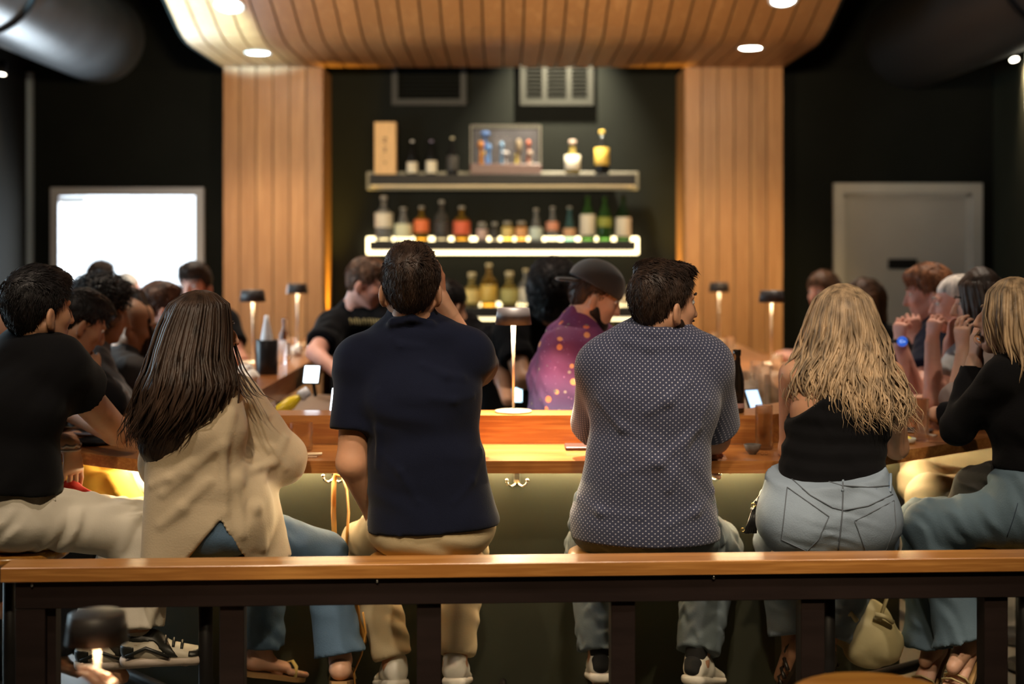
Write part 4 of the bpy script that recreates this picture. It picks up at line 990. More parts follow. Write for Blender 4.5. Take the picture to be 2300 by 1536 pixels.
MB().tube([at(1892, 1385, 4.74), at(1912, 1378, 4.72), at(1925, 1395, 4.72)], .009, 8).build('handle_knot', M_cream, hb); MB().tube([at(1965, 1380, 4.73), at(1990, 1385, 4.72), at(2005, 1398, 4.73)], .009, 8).build('handle_knot', M_cream, hb)
# black bag of the blond woman
kb = wroot('belt_bag', at(1690, 1150, 4.5), 'black bag with gold rings and tassel at the hip of the woman in light jeans', 'bag'); M_kl = mat('black_leather', (.012, .012, .012), .35, bump=(40, .3))
F = Field(); F.chain([at(1738, 1095, 4.5), at(1722, 1110, 4.5), at(1708, 1130, 4.5), at(1695, 1145, 4.5)], [.016, .020, .018, .013], .01); F.mod(folds(.004, .03, (1, 0, 1), 8)); mesh_obj('bag_body', [F.mesh(.004)], M_kl, kb)
for k in range(5): MB().tube([at(1692 + k * 2, 1145, 4.49), at(1684 + k * 3, 1175, 4.49), at(1673 + k * 5.5, 1197, 4.49)], [.005, .008, .007], 8).build('tassel_strand', M_kl, kb)
for px, py in ((1692, 1134), (1703, 1138), (1668, 1190)): MB().tube([at(px, py, 4.47) + Vector((math.cos(a) * .006, 0, math.sin(a) * .006)) for a in np.linspace(0, 2 * PI, 12)], .0022, 6).build('ring', mat('brass', (.75, .55, .2), .25, metal=1), kb)

# glasses
M_glass = mat('clear_glass', (.97, .97, .97), .02, trans=1.0, ior=1.15, alpha=.5); M_water = mat('water', (.95, .95, .92), .02, trans=1.0, ior=1.1, alpha=.25)
def tumbler(p, r, h, lab, water=0, r2=None, col=None):
    t = empty('drinking_glass', p); tag(t, lab, 'glass'); r2 = r2 or r
    MB().lathe([(.0001, 0), (r * .92, 0), (r, .004), (r2, h - .001), (r2 - .0012, h), (r2 - .003, h - .002), (r - .004, .012), (.0001, .010)], n=28, cap=False).build('glass_wall', M_glass, t)
    if water: MB().lathe([(.0001, .0105), (r - .005, .0125), (r - .0042 + (r2 - r) * water, h * water), (.0001, h * water)], n=24, cap=False).build('water', col or M_water, t)
    return t
def onw(px, z, h=.9205): return Vector(((px - VX) / FPX * z, z, h))
tumbler(onw(677, 4.80), .0385, .095, 'straight water glass on the worktop between the long-haired woman and the polo man', .35)
tumbler(onw(1716, 4.84), .030, .150, 'tall clear glass beside the small bowl on the worktop', .5)
tumbler(onw(2070, 5.05), .026, .150, 'tall water glass on the worktop by the watch-wearing man', .6)
tumbler(onw(602, 5.06, 1.0205), .028, .04, 'low glass on the front ledge above the beige shirt', .5)
tumbler(onw(292, 5.6, .9205), .035, .08, 'glass catching sparkles in front of the people on the side', .6); tumbler(onw(262, 5.75, .9205), .035, .09, 'second sparkling glass next to the black sleeve', .6); tumbler(onw(279, 5.3, .9205), .03, .07, 'small glass right behind the resting elbow', .5)
b = empty('beer_bottle', Vector(((1655 - VX) / FPX * 5.05, 5.05, 1.0205))); tag(b, 'black glass bottle standing on the front ledge beside the dotted shirt', 'bottle')
MB().lathe([(.024, 0), (.0265, .004), (.0265, .10), (.0255, .12), (.020, .145), (.0135, .170), (.0125, .200), (.0145, .203), (.0145, .222), (.012, .224)], n=24).build('glass_body', mat('bottle_black', (.012, .009, .006), .08, coat=.5), b)
MB().lathe([(.0268, .018), (.027, .019), (.027, .034), (.0268, .035)], n=24, cap=False).build('label', mat('label_dull', (.35, .2, .17), .6), b)
b = wroot('small_bowl', onw(1690, 4.72), 'small grey stoneware bowl on the worktop beside the tall glass', 'bowl')
MB().lathe([(.012, 0), (.013, .003), (.022, .012), (.0295, .032), (.028, .033), (.020, .014), (.0001, .008)], tuple(onw(1690, 4.72)), 28, cap=False).build('bowl_body', mat('stoneware', (.10, .085, .075), .5, noise=(20, .3)), b)
for dx in (0, .014): tag(MB().lathe([(.0001, 0), (.005, .001), (.006, .006), (.003, .010), (.0001, .011)], tuple(onw(1712 + dx * 650, 4.70)), 12).build('glass_bead', M_glass), 'tiny clear glass piece on the worktop ' + ('touching' if dx == 0 else 'a little away from') + ' the small bowl', 'table item', 'glass pieces by the bowl')
mc = wroot('menu_folder', onw(1292, 4.86), 'dark brown menu folder lying on the worktop beside the dotted shirt', 'menu')
MB().box(onw(1270, 4.8).x, onw(1330, 4.8).x, 4.80, 4.90, .9208, .933, .003).build('cover', mat('menu_brown', (.06, .03, .025), .4), mc); 
ch = wroot('chopstick_rest_set', onw(690, 4.68), 'pair of pale chopsticks on a small napkin by the beige sleeve', 'cutlery')
MB().box(onw(655, 4.68).x, onw(715, 4.68).x, 4.64, 4.72, .9208, .9235).build('napkin', mat('napkin_tan', (.45, .3, .2), .7, noise=(30, .3)), ch)
for dy in (0, .014): MB().tube([(onw(655, 4.66).x, 4.655 + dy, .928), (onw(722, 4.66).x, 4.665 + dy, .928)], [.003, .0045], 8).build('chopstick', mat('chopstick', (.7, .55, .38), .5), ch)
def plate(p, r, lab, m, rim=.018, name='plate', cat='plate'):
    t = empty(name, p); tag(t, lab, cat); MB().lathe([(.0001, 0), (r * .6, 0), (r * .85, rim * .3), (r, rim), (r * .97, rim + .002), (r * .82, rim * .5), (r * .6, .005), (.0001, .005)], n=40, cap=False).build('dish', m, t); return t
M_kp = mat('plate_black', (.015, .015, .017), .25); M_gp = mat('plate_blue_grey', (.16, .18, .24), .2)
plate(onw(215, 4.98), .085, 'flat black plate on the worktop under the elbow of the man in black', M_kp, .012); plate(onw(212, 5.22), .085, 'blue-grey plate behind the flat black plate', M_gp, .014); plate(onw(210, 5.45), .075, 'black bowl behind the blue-grey plate', M_kp, .04, 'bowl', 'bowl')
sb = plate(onw(2155, 5.42), .105, 'wide dark serving bowl with greens by the elbow of the woman drinking', mat('bowl_brown', (.035, .026, .022), .22), .045, 'bowl', 'bowl')
lf = MB()
for k in range(9):
    a = k * 2.4; lf.tube([(math.cos(a) * .03, math.sin(a) * .03, .03), (math.cos(a) * .045, math.sin(a) * .045, .05), (math.cos(a) * .07, math.sin(a) * .06, .044)], [.006, .016, .004], 6, flat=.25)
gr = lf.build('salad_greens', mat('salad_green', (.22, .50, .05), .45), sb)
plate(onw(2060, 5.30), .06, 'small black plate in front of the tall water glass', M_kp, .008)
plate(onw(2125, 6.25, 1.0205), .09, 'dark plate on the side ledge beside the man with the watch', mat('plate_slate', (.10, .12, .14), .3), .012); plate(onw(2100, 5.75, .9205), .07, 'black plate on the worktop between the tall glass and the black sleeve', M_kp, .01)
sp = wroot('spoon', onw(2070, 5.12), 'pale spoon lying on the small black plate', 'cutlery'); MB().tube([(onw(2048, 5.15).x, 5.20, .934), (onw(2075, 5.1).x, 5.14, .936), (onw(2098, 5.1).x, 5.08, .934)], [.004, .005, .012], 8, flat=.4).build('spoon_body', mat('cream_ceramic', (.65, .55, .45), .3), sp)
dsh = plate(onw(2040, 4.98), .028, 'tiny glass dish with a yellow bit near the bare arm', mat('dish_pale', (.5, .5, .42), .2), .018, 'sauce_dish', 'dish'); MB().lathe([(.0001, .006), (.014, .010), (.010, .022), (.0001, .026)], n=14).build('lemon_piece', mat('lemon', (.8, .65, .12), .5), dsh)
# left side ledge
wc = wroot('wine_cooler', at(599, 820, 6.35), 'black cylindrical wine cooler holding a white-wrapped bottle on the side ledge', 'wine cooler'); p = Vector(((599 - VX) / FPX * 6.6, 6.6, 1.0205))
MB().lathe([(.050, 0), (.052, .004), (.052, .158), (.050, .160), (.046, .158), (.046, .01), (.0001, .008)], p, 32, cap=False).build('cooler_body', mat('cooler_black', (.018, .016, .016), .28), wc)
wb_ = empty('wine_bottle', p + Vector((0, 0, .011))); tag(wb_, 'white tapering bottle standing in the black cooler', 'bottle'); MB().lathe([(.030, 0), (.033, .004), (.032, .12), (.026, .17), (.013, .235), (.011, .262), (.0001, .264)], n=24).build('glass_body', mat('white_bottle', (.72, .70, .72), .4), wb_)
b = empty('beer_bottle', Vector(((640 - VX) / FPX * 7.5, 7.5, 1.0205))); tag(b, 'brown bottle with pale label on the side ledge behind the wine cooler', 'bottle')
MB().lathe([(.028, 0), (.030, .004), (.030, .10), (.026, .13), (.012, .165), (.012, .20), (.014, .205), (.012, .215)], n=22).build('glass_body', g_brown, b); MB().lathe([(.0305, .02), (.0305, .085)], n=22, cap=False).build('label', mat('label_grey', (.5, .5, .55), .5), b)
tumbler(Vector(((633 - VX) / FPX * 7.2, 7.2, 1.0205)), .022, .12, 'thin tall glass between cooler and brown bottle', .8); tumbler(Vector(((655 - VX) / FPX * 8.2, 8.2, 1.0205)), .03, .07, 'short glass at the foot of the farther lamp', .6)
for k, (px, z) in enumerate(((557, 6.2), (543, 6.5), (661, 7.8))):
    t = empty('folded_napkin', Vector(((px - VX) / FPX * z, z, 1.0205))); tag(t, ('crumpled white napkin in front of the wine cooler', 'crumpled white napkin behind the head with long dark hair', 'crumpled white napkin beyond the wine cooler')[k], 'napkin')
    F = Field(); F.ell((0, 0, .02), (.045, .04, .025)); F.ell((.02, .01, .035), (.025, .03, .02)); F.mod(folds(.008, .03, (1, .3, 1), k)); mesh_obj('cloth', [F.mesh(.005)], mat('napkin_white', (.8, .76, .7), .7), t)
lb_ = wroot('juice_bottle', (-.88, 5.9, .93), 'yellow bottle with clear cap lying tilted on the steel station', 'bottle'); q = Vector((-.92, 5.75, .935))
MB().lathe([(.02, 0), (.026, .01), (.026, .08), (.016, .11), (.012, .12)], q, 20, (.6, .35, .42)).build('bottle_body', mat('yellow_plastic', (.85, .62, .02), .3), lb_); MB().lathe([(.018, .121), (.024, .13), (.020, .165), (.0001, .17)], q, 20, (.6, .35, .42)).build('cap', mat('cap_silver', (.7, .7, .75), .25), lb_)
sp2 = wroot('bar_strainer', (-.9, 5.6, .9), 'pale long-handled bar tool lying across the steel station', 'bar tool'); MB().tube([(-.98, 5.56, .925), (-.84, 5.62, .935), (-.76, 5.66, .94)], [.008, .007, .02], 8, flat=.5).build('tool_body', mat('tool_pale', (.7, .6, .5), .4), sp2)
def tablet(px, py, z, w, h, lab, tilt=15, rz=0, e=2.2, c=(.75, .88, 1)):
    p = at(px, py, z); t = empty('tablet', p); tag(t, lab, 'screen'); t.rotation_euler = (R(-tilt), 0, R(rz))
    MB().box(-w / 2, w / 2, 0, .012, 0, h, .003).build('case', M_black, t); MB().box(-w / 2 + .006, w / 2 - .006, -.001, .0, .006, h - .006).build('display', M_white_emit('screen_glow%.1f' % e, c, e), t)
    MB().tube([(0, .012, h * .4), (0, .08, -.03)], .008, 6).build('stand', M_black, t); return t
tablet(697, 862, 5.9, .075, .082, 'glowing white screen on the far part of the steel station', 20, -12, 3); tablet(749, 932, 5.35, .05, .105, 'narrow bright screen right behind the sleeve of the polo man', 10, -35, 4); tablet(1154, 905, 6.6, .088, .075, 'pale blue lit screen behind the foot of the front lamp', 5, 0, 2.0, (.55, .85, 1))
tablet(1703, 925, 5.6, .07, .10, 'light blue screen tilted behind the tall glass', 30, 25, .75, (.45, .68, 1))
for k, (px, z, h, r_, lab) in enumerate(((1684, 5.75, .13, .035, 'clear carafe behind the black bottle'), (1712, 6.1, .16, .04, 'large clear jar behind the tall glass'), (1672, 6.3, .12, .03, 'clear tumbler inside the bar behind the black bottle'), (1735, 5.9, .14, .035, 'clear mixing glass inside the bar next to the bare shoulder'))):
    tumbler(Vector(((px - VX) / FPX * z, z, .94)), r_, h, lab, .3)
rs = wroot('bar_shelf_unit', (1.0, 6, 0), 'steel glass rack inside the bar on the side of the grey door', 'work station'); MB().box(.78, 1.12, 5.6, 8.0, .0, .935).build('cabinet', mat('steel_warm', (.42, .34, .27), .3, metal=.5), rs)
for k, (px, z) in enumerate(((1640, 8.3), (1600, 8.7), (1700, 6.5), (1745, 6.9))):
    tumbler(Vector(((px - VX) / FPX * z + (.0 if px < 1690 else .0), z, 1.0205)), .03, .07, ('short glass near the farther lamp by the grey door', 'short glass beyond the farther lamp by the grey door', 'short glass on the side ledge before the nearer lamp', 'short glass beside the nearer lamp by the grey door')[k], .6)
# footrest bar along the base
fb = wroot('foot_rail', (0, 4.75, .12), 'dark metal foot rail running low along the bar base', 'foot rail')
MB().tube([(-1.62, 5.3, .12), (-1.10, 4.74, .12), (1.02, 4.74, .12), (1.72, 5.24, .12), (1.72, 9.0, .12)], .02, 10).build('rail', M_black, fb)
for x in (-1.0, 0, 1.0): MB().tube([(x, 4.74, .12), (x, 4.875, .12)], .012, 8).build('bracket', M_black, fb)
# ---------------------------------------------------------------- clothes
def denim(name, c, sc=1.0):
    return mat(name, c, .75, noise=(5, .22), bump=(220, .25), spec=.25)
M_navy = mat('polo_navy', (.005, .007, .019), .85, noise=(6, .15), bump=(300, .2), sheen=.08, spec=.1)
M_btee = mat('tee_black', (.005, .005, .006), .9, noise=(6, .15), bump=(260, .15), sheen=.04, spec=.08)
M_bknit = mat('knit_black', (.005, .005, .006), .9, bump=(160, .3, (1, 1, 4)), sheen=.05, spec=.08)
M_beige = mat('overshirt_beige', (.52, .42, .29), .85, noise=(8, .10), bump=(180, .25), sheen=.2, spec=.2)
M_khaki = mat('chino_khaki', (.56, .45, .28), .8, noise=(7, .08), bump=(240, .15), spec=.2)
M_wpant = mat('pants_cream', (.62, .57, .48), .8, noise=(7, .08), bump=(240, .15), spec=.2)
M_jlight = denim('denim_light', (.22, .28, .36)); M_jmid = denim('denim_mid', (.075, .13, .21)); M_jdark = denim('denim_grey', (.07, .10, .13)); M_jteal = denim('denim_flare', (.085, .13, .17)); M_jp4 = denim('denim_worn', (.11, .14, .16))
M_stitch = mat('seam_stitch', (.10, .12, .15), .8); M_white = mat('shoe_white', (.75, .72, .64), .45, noise=(10, .06)); M_sole = mat('shoe_sole', (.70, .66, .58), .6); M_sock = mat('sock_black', (.012, .012, .012), .9)
M_beigep = mat('pants_beige', (.30, .26, .17), .8, noise=(6, .08), bump=(200, .15)); M_yel = mat('cloth_yellow', (.85, .55, .08), .7, noise=(6, .12)); M_red = mat('cloth_red', (.55, .02, .01), .7)
def dotted():
    m = bpy.data.materials.new('dotted_shirt'); m.use_nodes = True; N = m.node_tree.nodes; L = m.node_tree.links; b = N['Principled BSDF']
    b.inputs['Roughness'].default_value = .85; b.inputs['Sheen Weight'].default_value = .2; b.inputs['Specular IOR Level'].default_value = .2
    tc = N.new('ShaderNodeTexCoord'); ns = N.new('ShaderNodeTexNoise'); ns.inputs['Scale'].default_value = 5; L.new(tc.outputs['Object'], ns.inputs['Vector'])
    sc = N.new('ShaderNodeVectorMath'); sc.operation = 'SCALE'; sc.inputs['Scale'].default_value = .012; L.new(ns.outputs['Color'], sc.inputs[0])
    ad = N.new('ShaderNodeVectorMath'); L.new(tc.outputs['Object'], ad.inputs[0]); L.new(sc.outputs[0], ad.inputs[1])
    sp = N.new('ShaderNodeSeparateXYZ'); L.new(ad.outputs[0], sp.inputs[0])
    def op(o, a, bb=None, c=None):
        n = N.new('ShaderNodeMath'); n.operation = o
        for i, v in enumerate((a, bb, c)):
            if v is None: continue
            if isinstance(v, (int, float)): n.inputs[i].default_value = v
            else: L.new(v, n.inputs[i])
        return n.outputs[0]
    ang = op('MULTIPLY', op('ARCTAN2', op('SUBTRACT', sp.outputs[0], .46), op('SUBTRACT', 4.62, sp.outputs[1])), .30)
    u = op('ADD', ang, sp.outputs[2]); w = op('SUBTRACT', ang, sp.outputs[2])
    P = .0150
    def cell(a): return op('SUBTRACT', op('FRACT', op('DIVIDE', a, P)), .5)
    d = op('SQRT', op('ADD', op('POWER', cell(u), 2), op('POWER', cell(w), 2)))
    k = op('LESS_THAN', d, .19); mx = N.new('ShaderNodeMix'); mx.data_type = 'RGBA'; L.new(k, mx.inputs[0])
    mx.inputs[6].default_value = (.040, .046, .085, 1); mx.inputs[7].default_value = (.38, .38, .46, 1); L.new(mx.outputs[2], b.inputs['Base Color'])
    return m
def floral():
    m = bpy.data.materials.new('floral_shirt'); m.use_nodes = True; N = m.node_tree.nodes; L = m.node_tree.links; b = N['Principled BSDF']; b.inputs['Roughness'].default_value = .8
    tc = N.new('ShaderNodeTexCoord'); sp = N.new('ShaderNodeSeparateXYZ'); L.new(tc.outputs['Object'], sp.inputs[0])
    mr = N.new('ShaderNodeMapRange'); mr.inputs[1].default_value = .95; mr.inputs[2].default_value = 1.35; L.new(sp.outputs[2], mr.inputs[0])
    r = N.new('ShaderNodeValToRGB'); E = r.color_ramp.elements; E[0].color = (.055, .05, .15, 1); E[1].color = (.15, .025, .10, 1); E.new(.45).color = (.12, .025, .10, 1); L.new(mr.outputs[0], r.inputs[0])
    cur = r.outputs[0]
    for s_, th, ramp in ((17, .22, ((.75, .16, .07, 1), (.55, .28, .12, 1))), (27, .17, ((.10, .10, .12, 1), (.42, .35, .28, 1))), (60, .16, ((.06, .02, .10, 1), (.35, .15, .32, 1)))):
        v = N.new('ShaderNodeTexVoronoi'); v.inputs['Scale'].default_value = s_; v.inputs['Randomness'].default_value = 1; L.new(tc.outputs['Object'], v.inputs['Vector'])
        lt_ = N.new('ShaderNodeMath'); lt_.operation = 'LESS_THAN'; lt_.inputs[1].default_value = th; L.new(v.outputs['Distance'], lt_.inputs[0])
        s3 = N.new('ShaderNodeSeparateColor'); L.new(v.outputs['Color'], s3.inputs[0])
        g = N.new('ShaderNodeMath'); g.operation = 'GREATER_THAN'; g.inputs[1].default_value = .35; L.new(s3.outputs[0], g.inputs[0])
        mu = N.new('ShaderNodeMath'); mu.operation = 'MULTIPLY'; L.new(lt_.outputs[0], mu.inputs[0]); L.new(g.outputs[0], mu.inputs[1])
        cm = N.new('ShaderNodeMix'); cm.data_type = 'RGBA'; L.new(s3.outputs[1], cm.inputs[0]); cm.inputs[6].default_value = ramp[0]; cm.inputs[7].default_value = ramp[1]
        mx = N.new('ShaderNodeMix'); mx.data_type = 'RGBA'; L.new(mu.outputs[0], mx.inputs[0]); L.new(cur, mx.inputs[6]); L.new(cm.outputs[2], mx.inputs[7]); cur = mx.outputs[2]
    L.new(cur, b.inputs['Base Color']); return m

def setspine(J, pel=None, neck=None, bow=0.0):
    if pel is not None: J['pel'] = Vector(pel)
    if neck is not None: J['neck'] = Vector(neck)
    d = J['neck'] - J['pel']; J['waist'] = J['pel'] + d * .30 - J['f'] * bow * .6; J['chest'] = J['pel'] + d * .64 - J['f'] * bow
    for q, n in ((-1, 'L'), (1, 'R')): J['hip' + n] = J['pel'] + J['r'] * q * .09 - Vector((0, 0, .01))
    return J
def stroke(S, pts, r, name, m, parent, z0=3.9, z1=4.9, off=.0, n=6):
    P = [S.hit(x, y, z0, z1) for x, y in pts]; P = [p + Vector((0, -off, 0)) for p in P]
    return MB().tube(P, r, 6).build(name, m, parent)
def lin(pts, k=6):
    out = []
    for (a, b), (c, d) in zip(pts[:-1], pts[1:]):
        for i in range(k): out.append((a + (c - a) * i / k, b + (d - b) * i / k))
    return out + [pts[-1]]

# ---------------------------------------------------------------- P3 man in the navy polo
J = pose((-.25, 4.36, .76), 0, 3, s=1.05, sh=.2)
setspine(J, at(970, 1165, 4.37), at(925, 738, 4.39), .02)
J.update(head=at(923, 640, 4.36), shL=at(812, 815, 4.39), elL=at(790, 1040, 4.34), wrL=at(838, 1150, 4.44), shR=at(1050, 800, 4.40), elR=at(1076, 832, 4.66), wrR=at(985, 668, 4.60),
         knL=at(820, 1225, 4.78), knR=at(1040, 1230, 4.78), anL=at(888, 1495, 4.66), anR=at(1022, 1490, 4.62), toeL=at(872, 1530, 4.78), toeR=at(1030, 1530, 4.76))
def p3add(S, J):
    S.chain([at(862, 752, 4.36), at(880, 726, 4.31), at(925, 714, 4.29), at(968, 726, 4.31), at(992, 752, 4.36)], [.008, .011, .012, .011, .008], .012)
    for pts, rr_ in (([(1040, 850), (1000, 845), (950, 822)], .010), ([(1060, 890), (1020, 900), (970, 895)], .009), ([(880, 760), (900, 775), (950, 778)], .009), ([(850, 1010), (900, 1060), (940, 1130)], .008), ([(1080, 1010), (1060, 1080), (1020, 1130)], .008), ([(850, 880), (850, 960), (848, 1050)], .008)):
        ridge(S, pts, rr_)
person('man in navy polo shirt and khaki trousers, one hand raised to his face', J, 'warm', ('top', 'dark'),
       dict(m=M_navy, name='polo_shirt', sleeveL=.68, sleeveR=.55, hem=at(975, 1186, 4.37), skirt=((.198, .160), (.155, .115)), ch=.075, fa=.003, fw=.13, fd=(.5, .2, 1), se=.012, seed=4, hemn=(.06, -.05, -1), add=[p3add]),
       dict(m=M_khaki, hem=.93, fa=.004, pel=(.192, .148), leg=(.084, .070, .055), rise=.0, seed=7), s=1.06, face=False,
       tw=dict(pel=(.168, .115), waist=(.150, .105), chest=(.166, .115), up=(.155, .095)), hscale=1.03,
       hands=[dict(n='R', palm=(-.2, -.6, .3), curl=35, d=(-.55, -.1, .8)), dict(n='L', palm=(.6, -.2, -.5), curl=15)],
       shoes=dict(kind='sneaker', m=M_white, sole=M_sole), eyes=False)

# ---------------------------------------------------------------- P4 man in the dotted shirt
J = pose((.45, 4.40, .76), -8, 3, s=1.05, sh=.2)
setspine(J, at(1446, 1165, 4.42), at(1480, 750, 4.44), .03)
J.update(head=at(1493, 680, 4.42), shL=at(1366, 826, 4.44), elL=at(1342, 965, 4.66), wrL=at(1545, 1012, 4.64), shR=at(1576, 826, 4.44), elR=at(1602, 982, 4.60), wrR=at(1500, 1010, 4.78),
         knL=at(1335, 1230, 4.82), knR=at(1600, 1230, 4.80), anL=at(1348, 1480, 4.70), anR=at(1565, 1486, 4.62), toeL=at(1345, 1530, 4.80), toeR=at(1600, 1528, 4.76))
def p4add(S, J):
    for pts, rr_ in (([(1425, 742), (1470, 752), (1530, 748)], .012), ([(1405, 768), (1460, 782), (1530, 776)], .012), ([(1545, 860), (1500, 900), (1455, 925)], .012), ([(1590, 900), (1540, 990), (1500, 1100)], .011),
        ([(1570, 960), (1480, 1040), (1400, 1060)], .011), ([(1345, 900), (1400, 960), (1480, 990)], .010), ([(1300, 1120), (1350, 1150), (1440, 1160)], .010), ([(1600, 1100), (1560, 1150), (1500, 1180)], .010)):
        ridge(S, pts, rr_)
r4, S4, T4, H4, M4, w4 = person('heavyset dark-haired man in a blue shirt with white dots, looking aside', J, 'warm', ('quiff', 'dark'),
       dict(m=dotted(), name='dotted_shirt', sleeveL=.95, sleeveR=.84, hem=at(1450, 1207, 4.42), skirt=((.220, .160), (.166, .145)), ch=.05, fa=.0028, fw=.14, fd=(1, .2, .7), seed=11, se=.016, add=[p4add], e=.01, v=.0065),
       dict(m=M_jp4, hem=.92, fa=.006, fw=.06, pel=(.235, .15), leg=(.100, .082, .062), rise=.05, seed=3), s=1.07, heady=-60, pitch=2, face=True, eyes=True,
       tw=dict(pel=(.205, .15), waist=(.158, .135), chest=(.174, .125), up=(.160, .10)), hscale=1.03, neckr=.062,
       hands=[dict(n='L', palm=(0, .3, -1), curl=22, d=(.85, -.15, -.1), side=-1, thumb=30, spread=.9)],
       shoes=dict(kind='sneaker', m=M_white, sole=M_sole, heel=M_sock, sock=M_sock), arm=(.058, .049, .032))
# beard along the jaw
F = Field()
for q_ in (-1, 1): F.cone(w4(q_ * .052, .006, -.062), w4(q_ * .02, .062, -.100), .0245, .0215, .015)
F.ell(w4(0, .070, -.100), (.028, .024, .024), M4, .015)
F.cone(w4(-.02, .094, -.052), w4(.02, .094, -.052), .006, .006, .006); mesh_obj('beard', [F.mesh(.005)], hairmat('dark'), r4)

# ---------------------------------------------------------------- P5 woman in black one-shoulder top
J = pose((1.0, 4.44, .78), 0, 8, s=1.0, sh=.165)
setspine(J, at(1858, 1150, 4.44), at(1892, 812, 4.56), .02)
J.update(head=at(1890, 722, 4.62), shL=at(1783, 842, 4.56), elL=at(1776, 1008, 4.68), wrL=at(1850, 930, 4.9), shR=at(1998, 842, 4.58), elR=at(2014, 1005, 4.72), wrR=at(1940, 930, 4.95),
         knL=at(1750, 1215, 4.82), knR=at(1960, 1215, 4.82), anL=at(1782, 1450, 4.72), anR=at(1850, 1445, 4.78), toeL=at(1752, 1520, 4.80), toeR=at(1835, 1510, 4.9))
def cut5(S, J):   # neckline slants from under the left arm up over the right shoulder
    S.cut(at(1790, 925, 4.5), (-.62, .0, .78)); 
def tight5(S, J):
    S.mod(lambda P, D: D + .0035 * np.sin(P[..., 2] * 120 + 3 * np.sin(P[..., 0] * 9) + P[..., 0] * 25) ** 3)
r5, S5, T5, H5, M5, w5 = person('blond woman in a black one-shoulder top and light blue jeans, elbows on the bar', J, 'warm', ('custom', 'blond'),
       dict(m=M_btee, name='one_shoulder_top', sleeve=0, collar=False, e=.006, hem=at(1880, 1072, 4.44), hemn=(.10, .2, -1), fa=.002, post=[cut5], add=[tight5]),
       dict(m=M_jlight, hem=.90, fa=.003, fw=.05, pel=(.208, .145), leg=(.100, .075, .066), rise=.105, seed=9, bell=.01, top=at(1885, 1050, 4.44), topn=(-.09, -.25, 1),
            add=[lambda T, J: (T.ell(J['pel'] + Vector((-.085, -.045, -.015)), (.135, .125, .125), None, .05), T.ell(J['pel'] + Vector((.085, -.045, -.015)), (.132, .125, .125), None, .05))]),
       s=.98, sex='f', tw=dict(pel=(.19, .13), waist=(.150, .10), chest=(.158, .105), up=(.150, .09)), face=False, arm=(.046, .038, .027), neckr=.048,
       shoes=dict(kind='sandal', sole=mat('sandal_dark', (.04, .025, .015), .4), strap=mat('sandal_black', (.02, .014, .01), .35), skin=skin('warm'), straps=((.09, .05), (.13, .042), (.165, .034), (.20, .028)), slope=True))
J5 = J
for nm, pts, rr_ in (('centre_seam', [(1893, 1068), (1893, 1110), (1892, 1150), (1887, 1200), (1882, 1240)], .0022), ('yoke_seam', [(1778, 1075), (1820, 1112), (1870, 1140), (1895, 1146), (1950, 1136), (2005, 1110)], .0020),
                     ('pocket_edge', [(1768, 1094), (1862, 1160), (1838, 1212), (1812, 1238), (1755, 1212), (1768, 1094)], .0018), ('pocket_edge', [(1920, 1170), (2008, 1124), (2012, 1180), (1990, 1236), (1945, 1240), (1920, 1170)], .0018),
                     ('waistband_edge', [(1775, 1056), (1830, 1072), (1890, 1090), (1950, 1094), (2002, 1090)], .0022)):
    stroke(T5, lin(pts, 5), rr_, nm, M_stitch, r5, off=.001)
for x, y in ((1893, 1078), (1784, 1045), (2000, 1080)):
    stroke(T5, [(x, y - 16), (x, y), (x - 1, y + 24)], .0045, 'belt_loop', M_jlight, r5, off=.003)
ptch = [T5.hit(x, y, 3.9, 4.9) + Vector((0, -.002, 0)) for x, y in ((1966, 1066), (1996, 1064), (1998, 1096), (1968, 1098))]
MB().add(ptch + [p + Vector((0, .006, 0)) for p in ptch], [(3, 2, 1, 0), (4, 5, 6, 7), (0, 1, 5, 4), (1, 2, 6, 5), (2, 3, 7, 6), (3, 0, 4, 7)]).build('waist_patch', mat('patch_blue', (.05, .10, .2), .6), r5)
LV5 = [(1882, 1902, 637, 4.62, .012), (1862, 1924, 645, 4.62, .045), (1832, 1950, 668, 4.62, .095), (1812, 1968, 720, 4.62, .130), (1800, 1985, 775, 4.61, .145), (1772, 2000, 830, 4.59, .175), (1775, 2030, 885, 4.57, .195), (1805, 2036, 925, 4.56, .205), (1848, 2040, 962, 4.55, .205)]
mesh_obj('hair', [hair_base(LV5[3:8], .80, head=(J5['head'], M5)).mesh(.008), long_hair(LV5, 680, 5, wave=.020, wl=.125, r=.0043, curlfrom=.34, tip=.45)], hairmat('blond'), r5)

# ---------------------------------------------------------------- P2 woman with long dark hair
J = pose((-.92, 4.33, .76), -28, 5, s=.98, sh=.165)
setspine(J, at(462, 1170, 4.34), at(445, 850, 4.34), .02)
J.update(head=at(452, 742, 4.34), shL=at(385, 912, 4.35), elL=at(370, 1040, 4.50), wrL=at(500, 1060, 4.72), shR=at(528, 902, 4.44), elR=at(630, 1030, 4.52), wrR=at(560, 1078, 4.66),
         hipL=at(420, 1180, 4.36), hipR=at(500, 1180, 4.38), knL=at(600, 1215, 4.78), knR=at(728, 1243, 4.62), anL=at(585, 1462, 4.76), anR=at(765, 1480, 4.56), toeL=at(625, 1505, 4.80), toeR=at(770, 1535, 4.70))
def slit(S, J):
    top = at(495, 1168, 4.2)
    def f(P, D):
        h = top.z - P[..., 2]; x = P[..., 0] - top.x - .10 * h; wdt = np.where(x < 0, .95 * np.maximum(h, 0), .42 * np.maximum(h, 0)) ; m = (wdt - np.abs(x)) * .6
        near = P[..., 1] < 4.36
        return np.maximum(D, np.where(near & (h > 0), m, -1))
    S.mod(f)
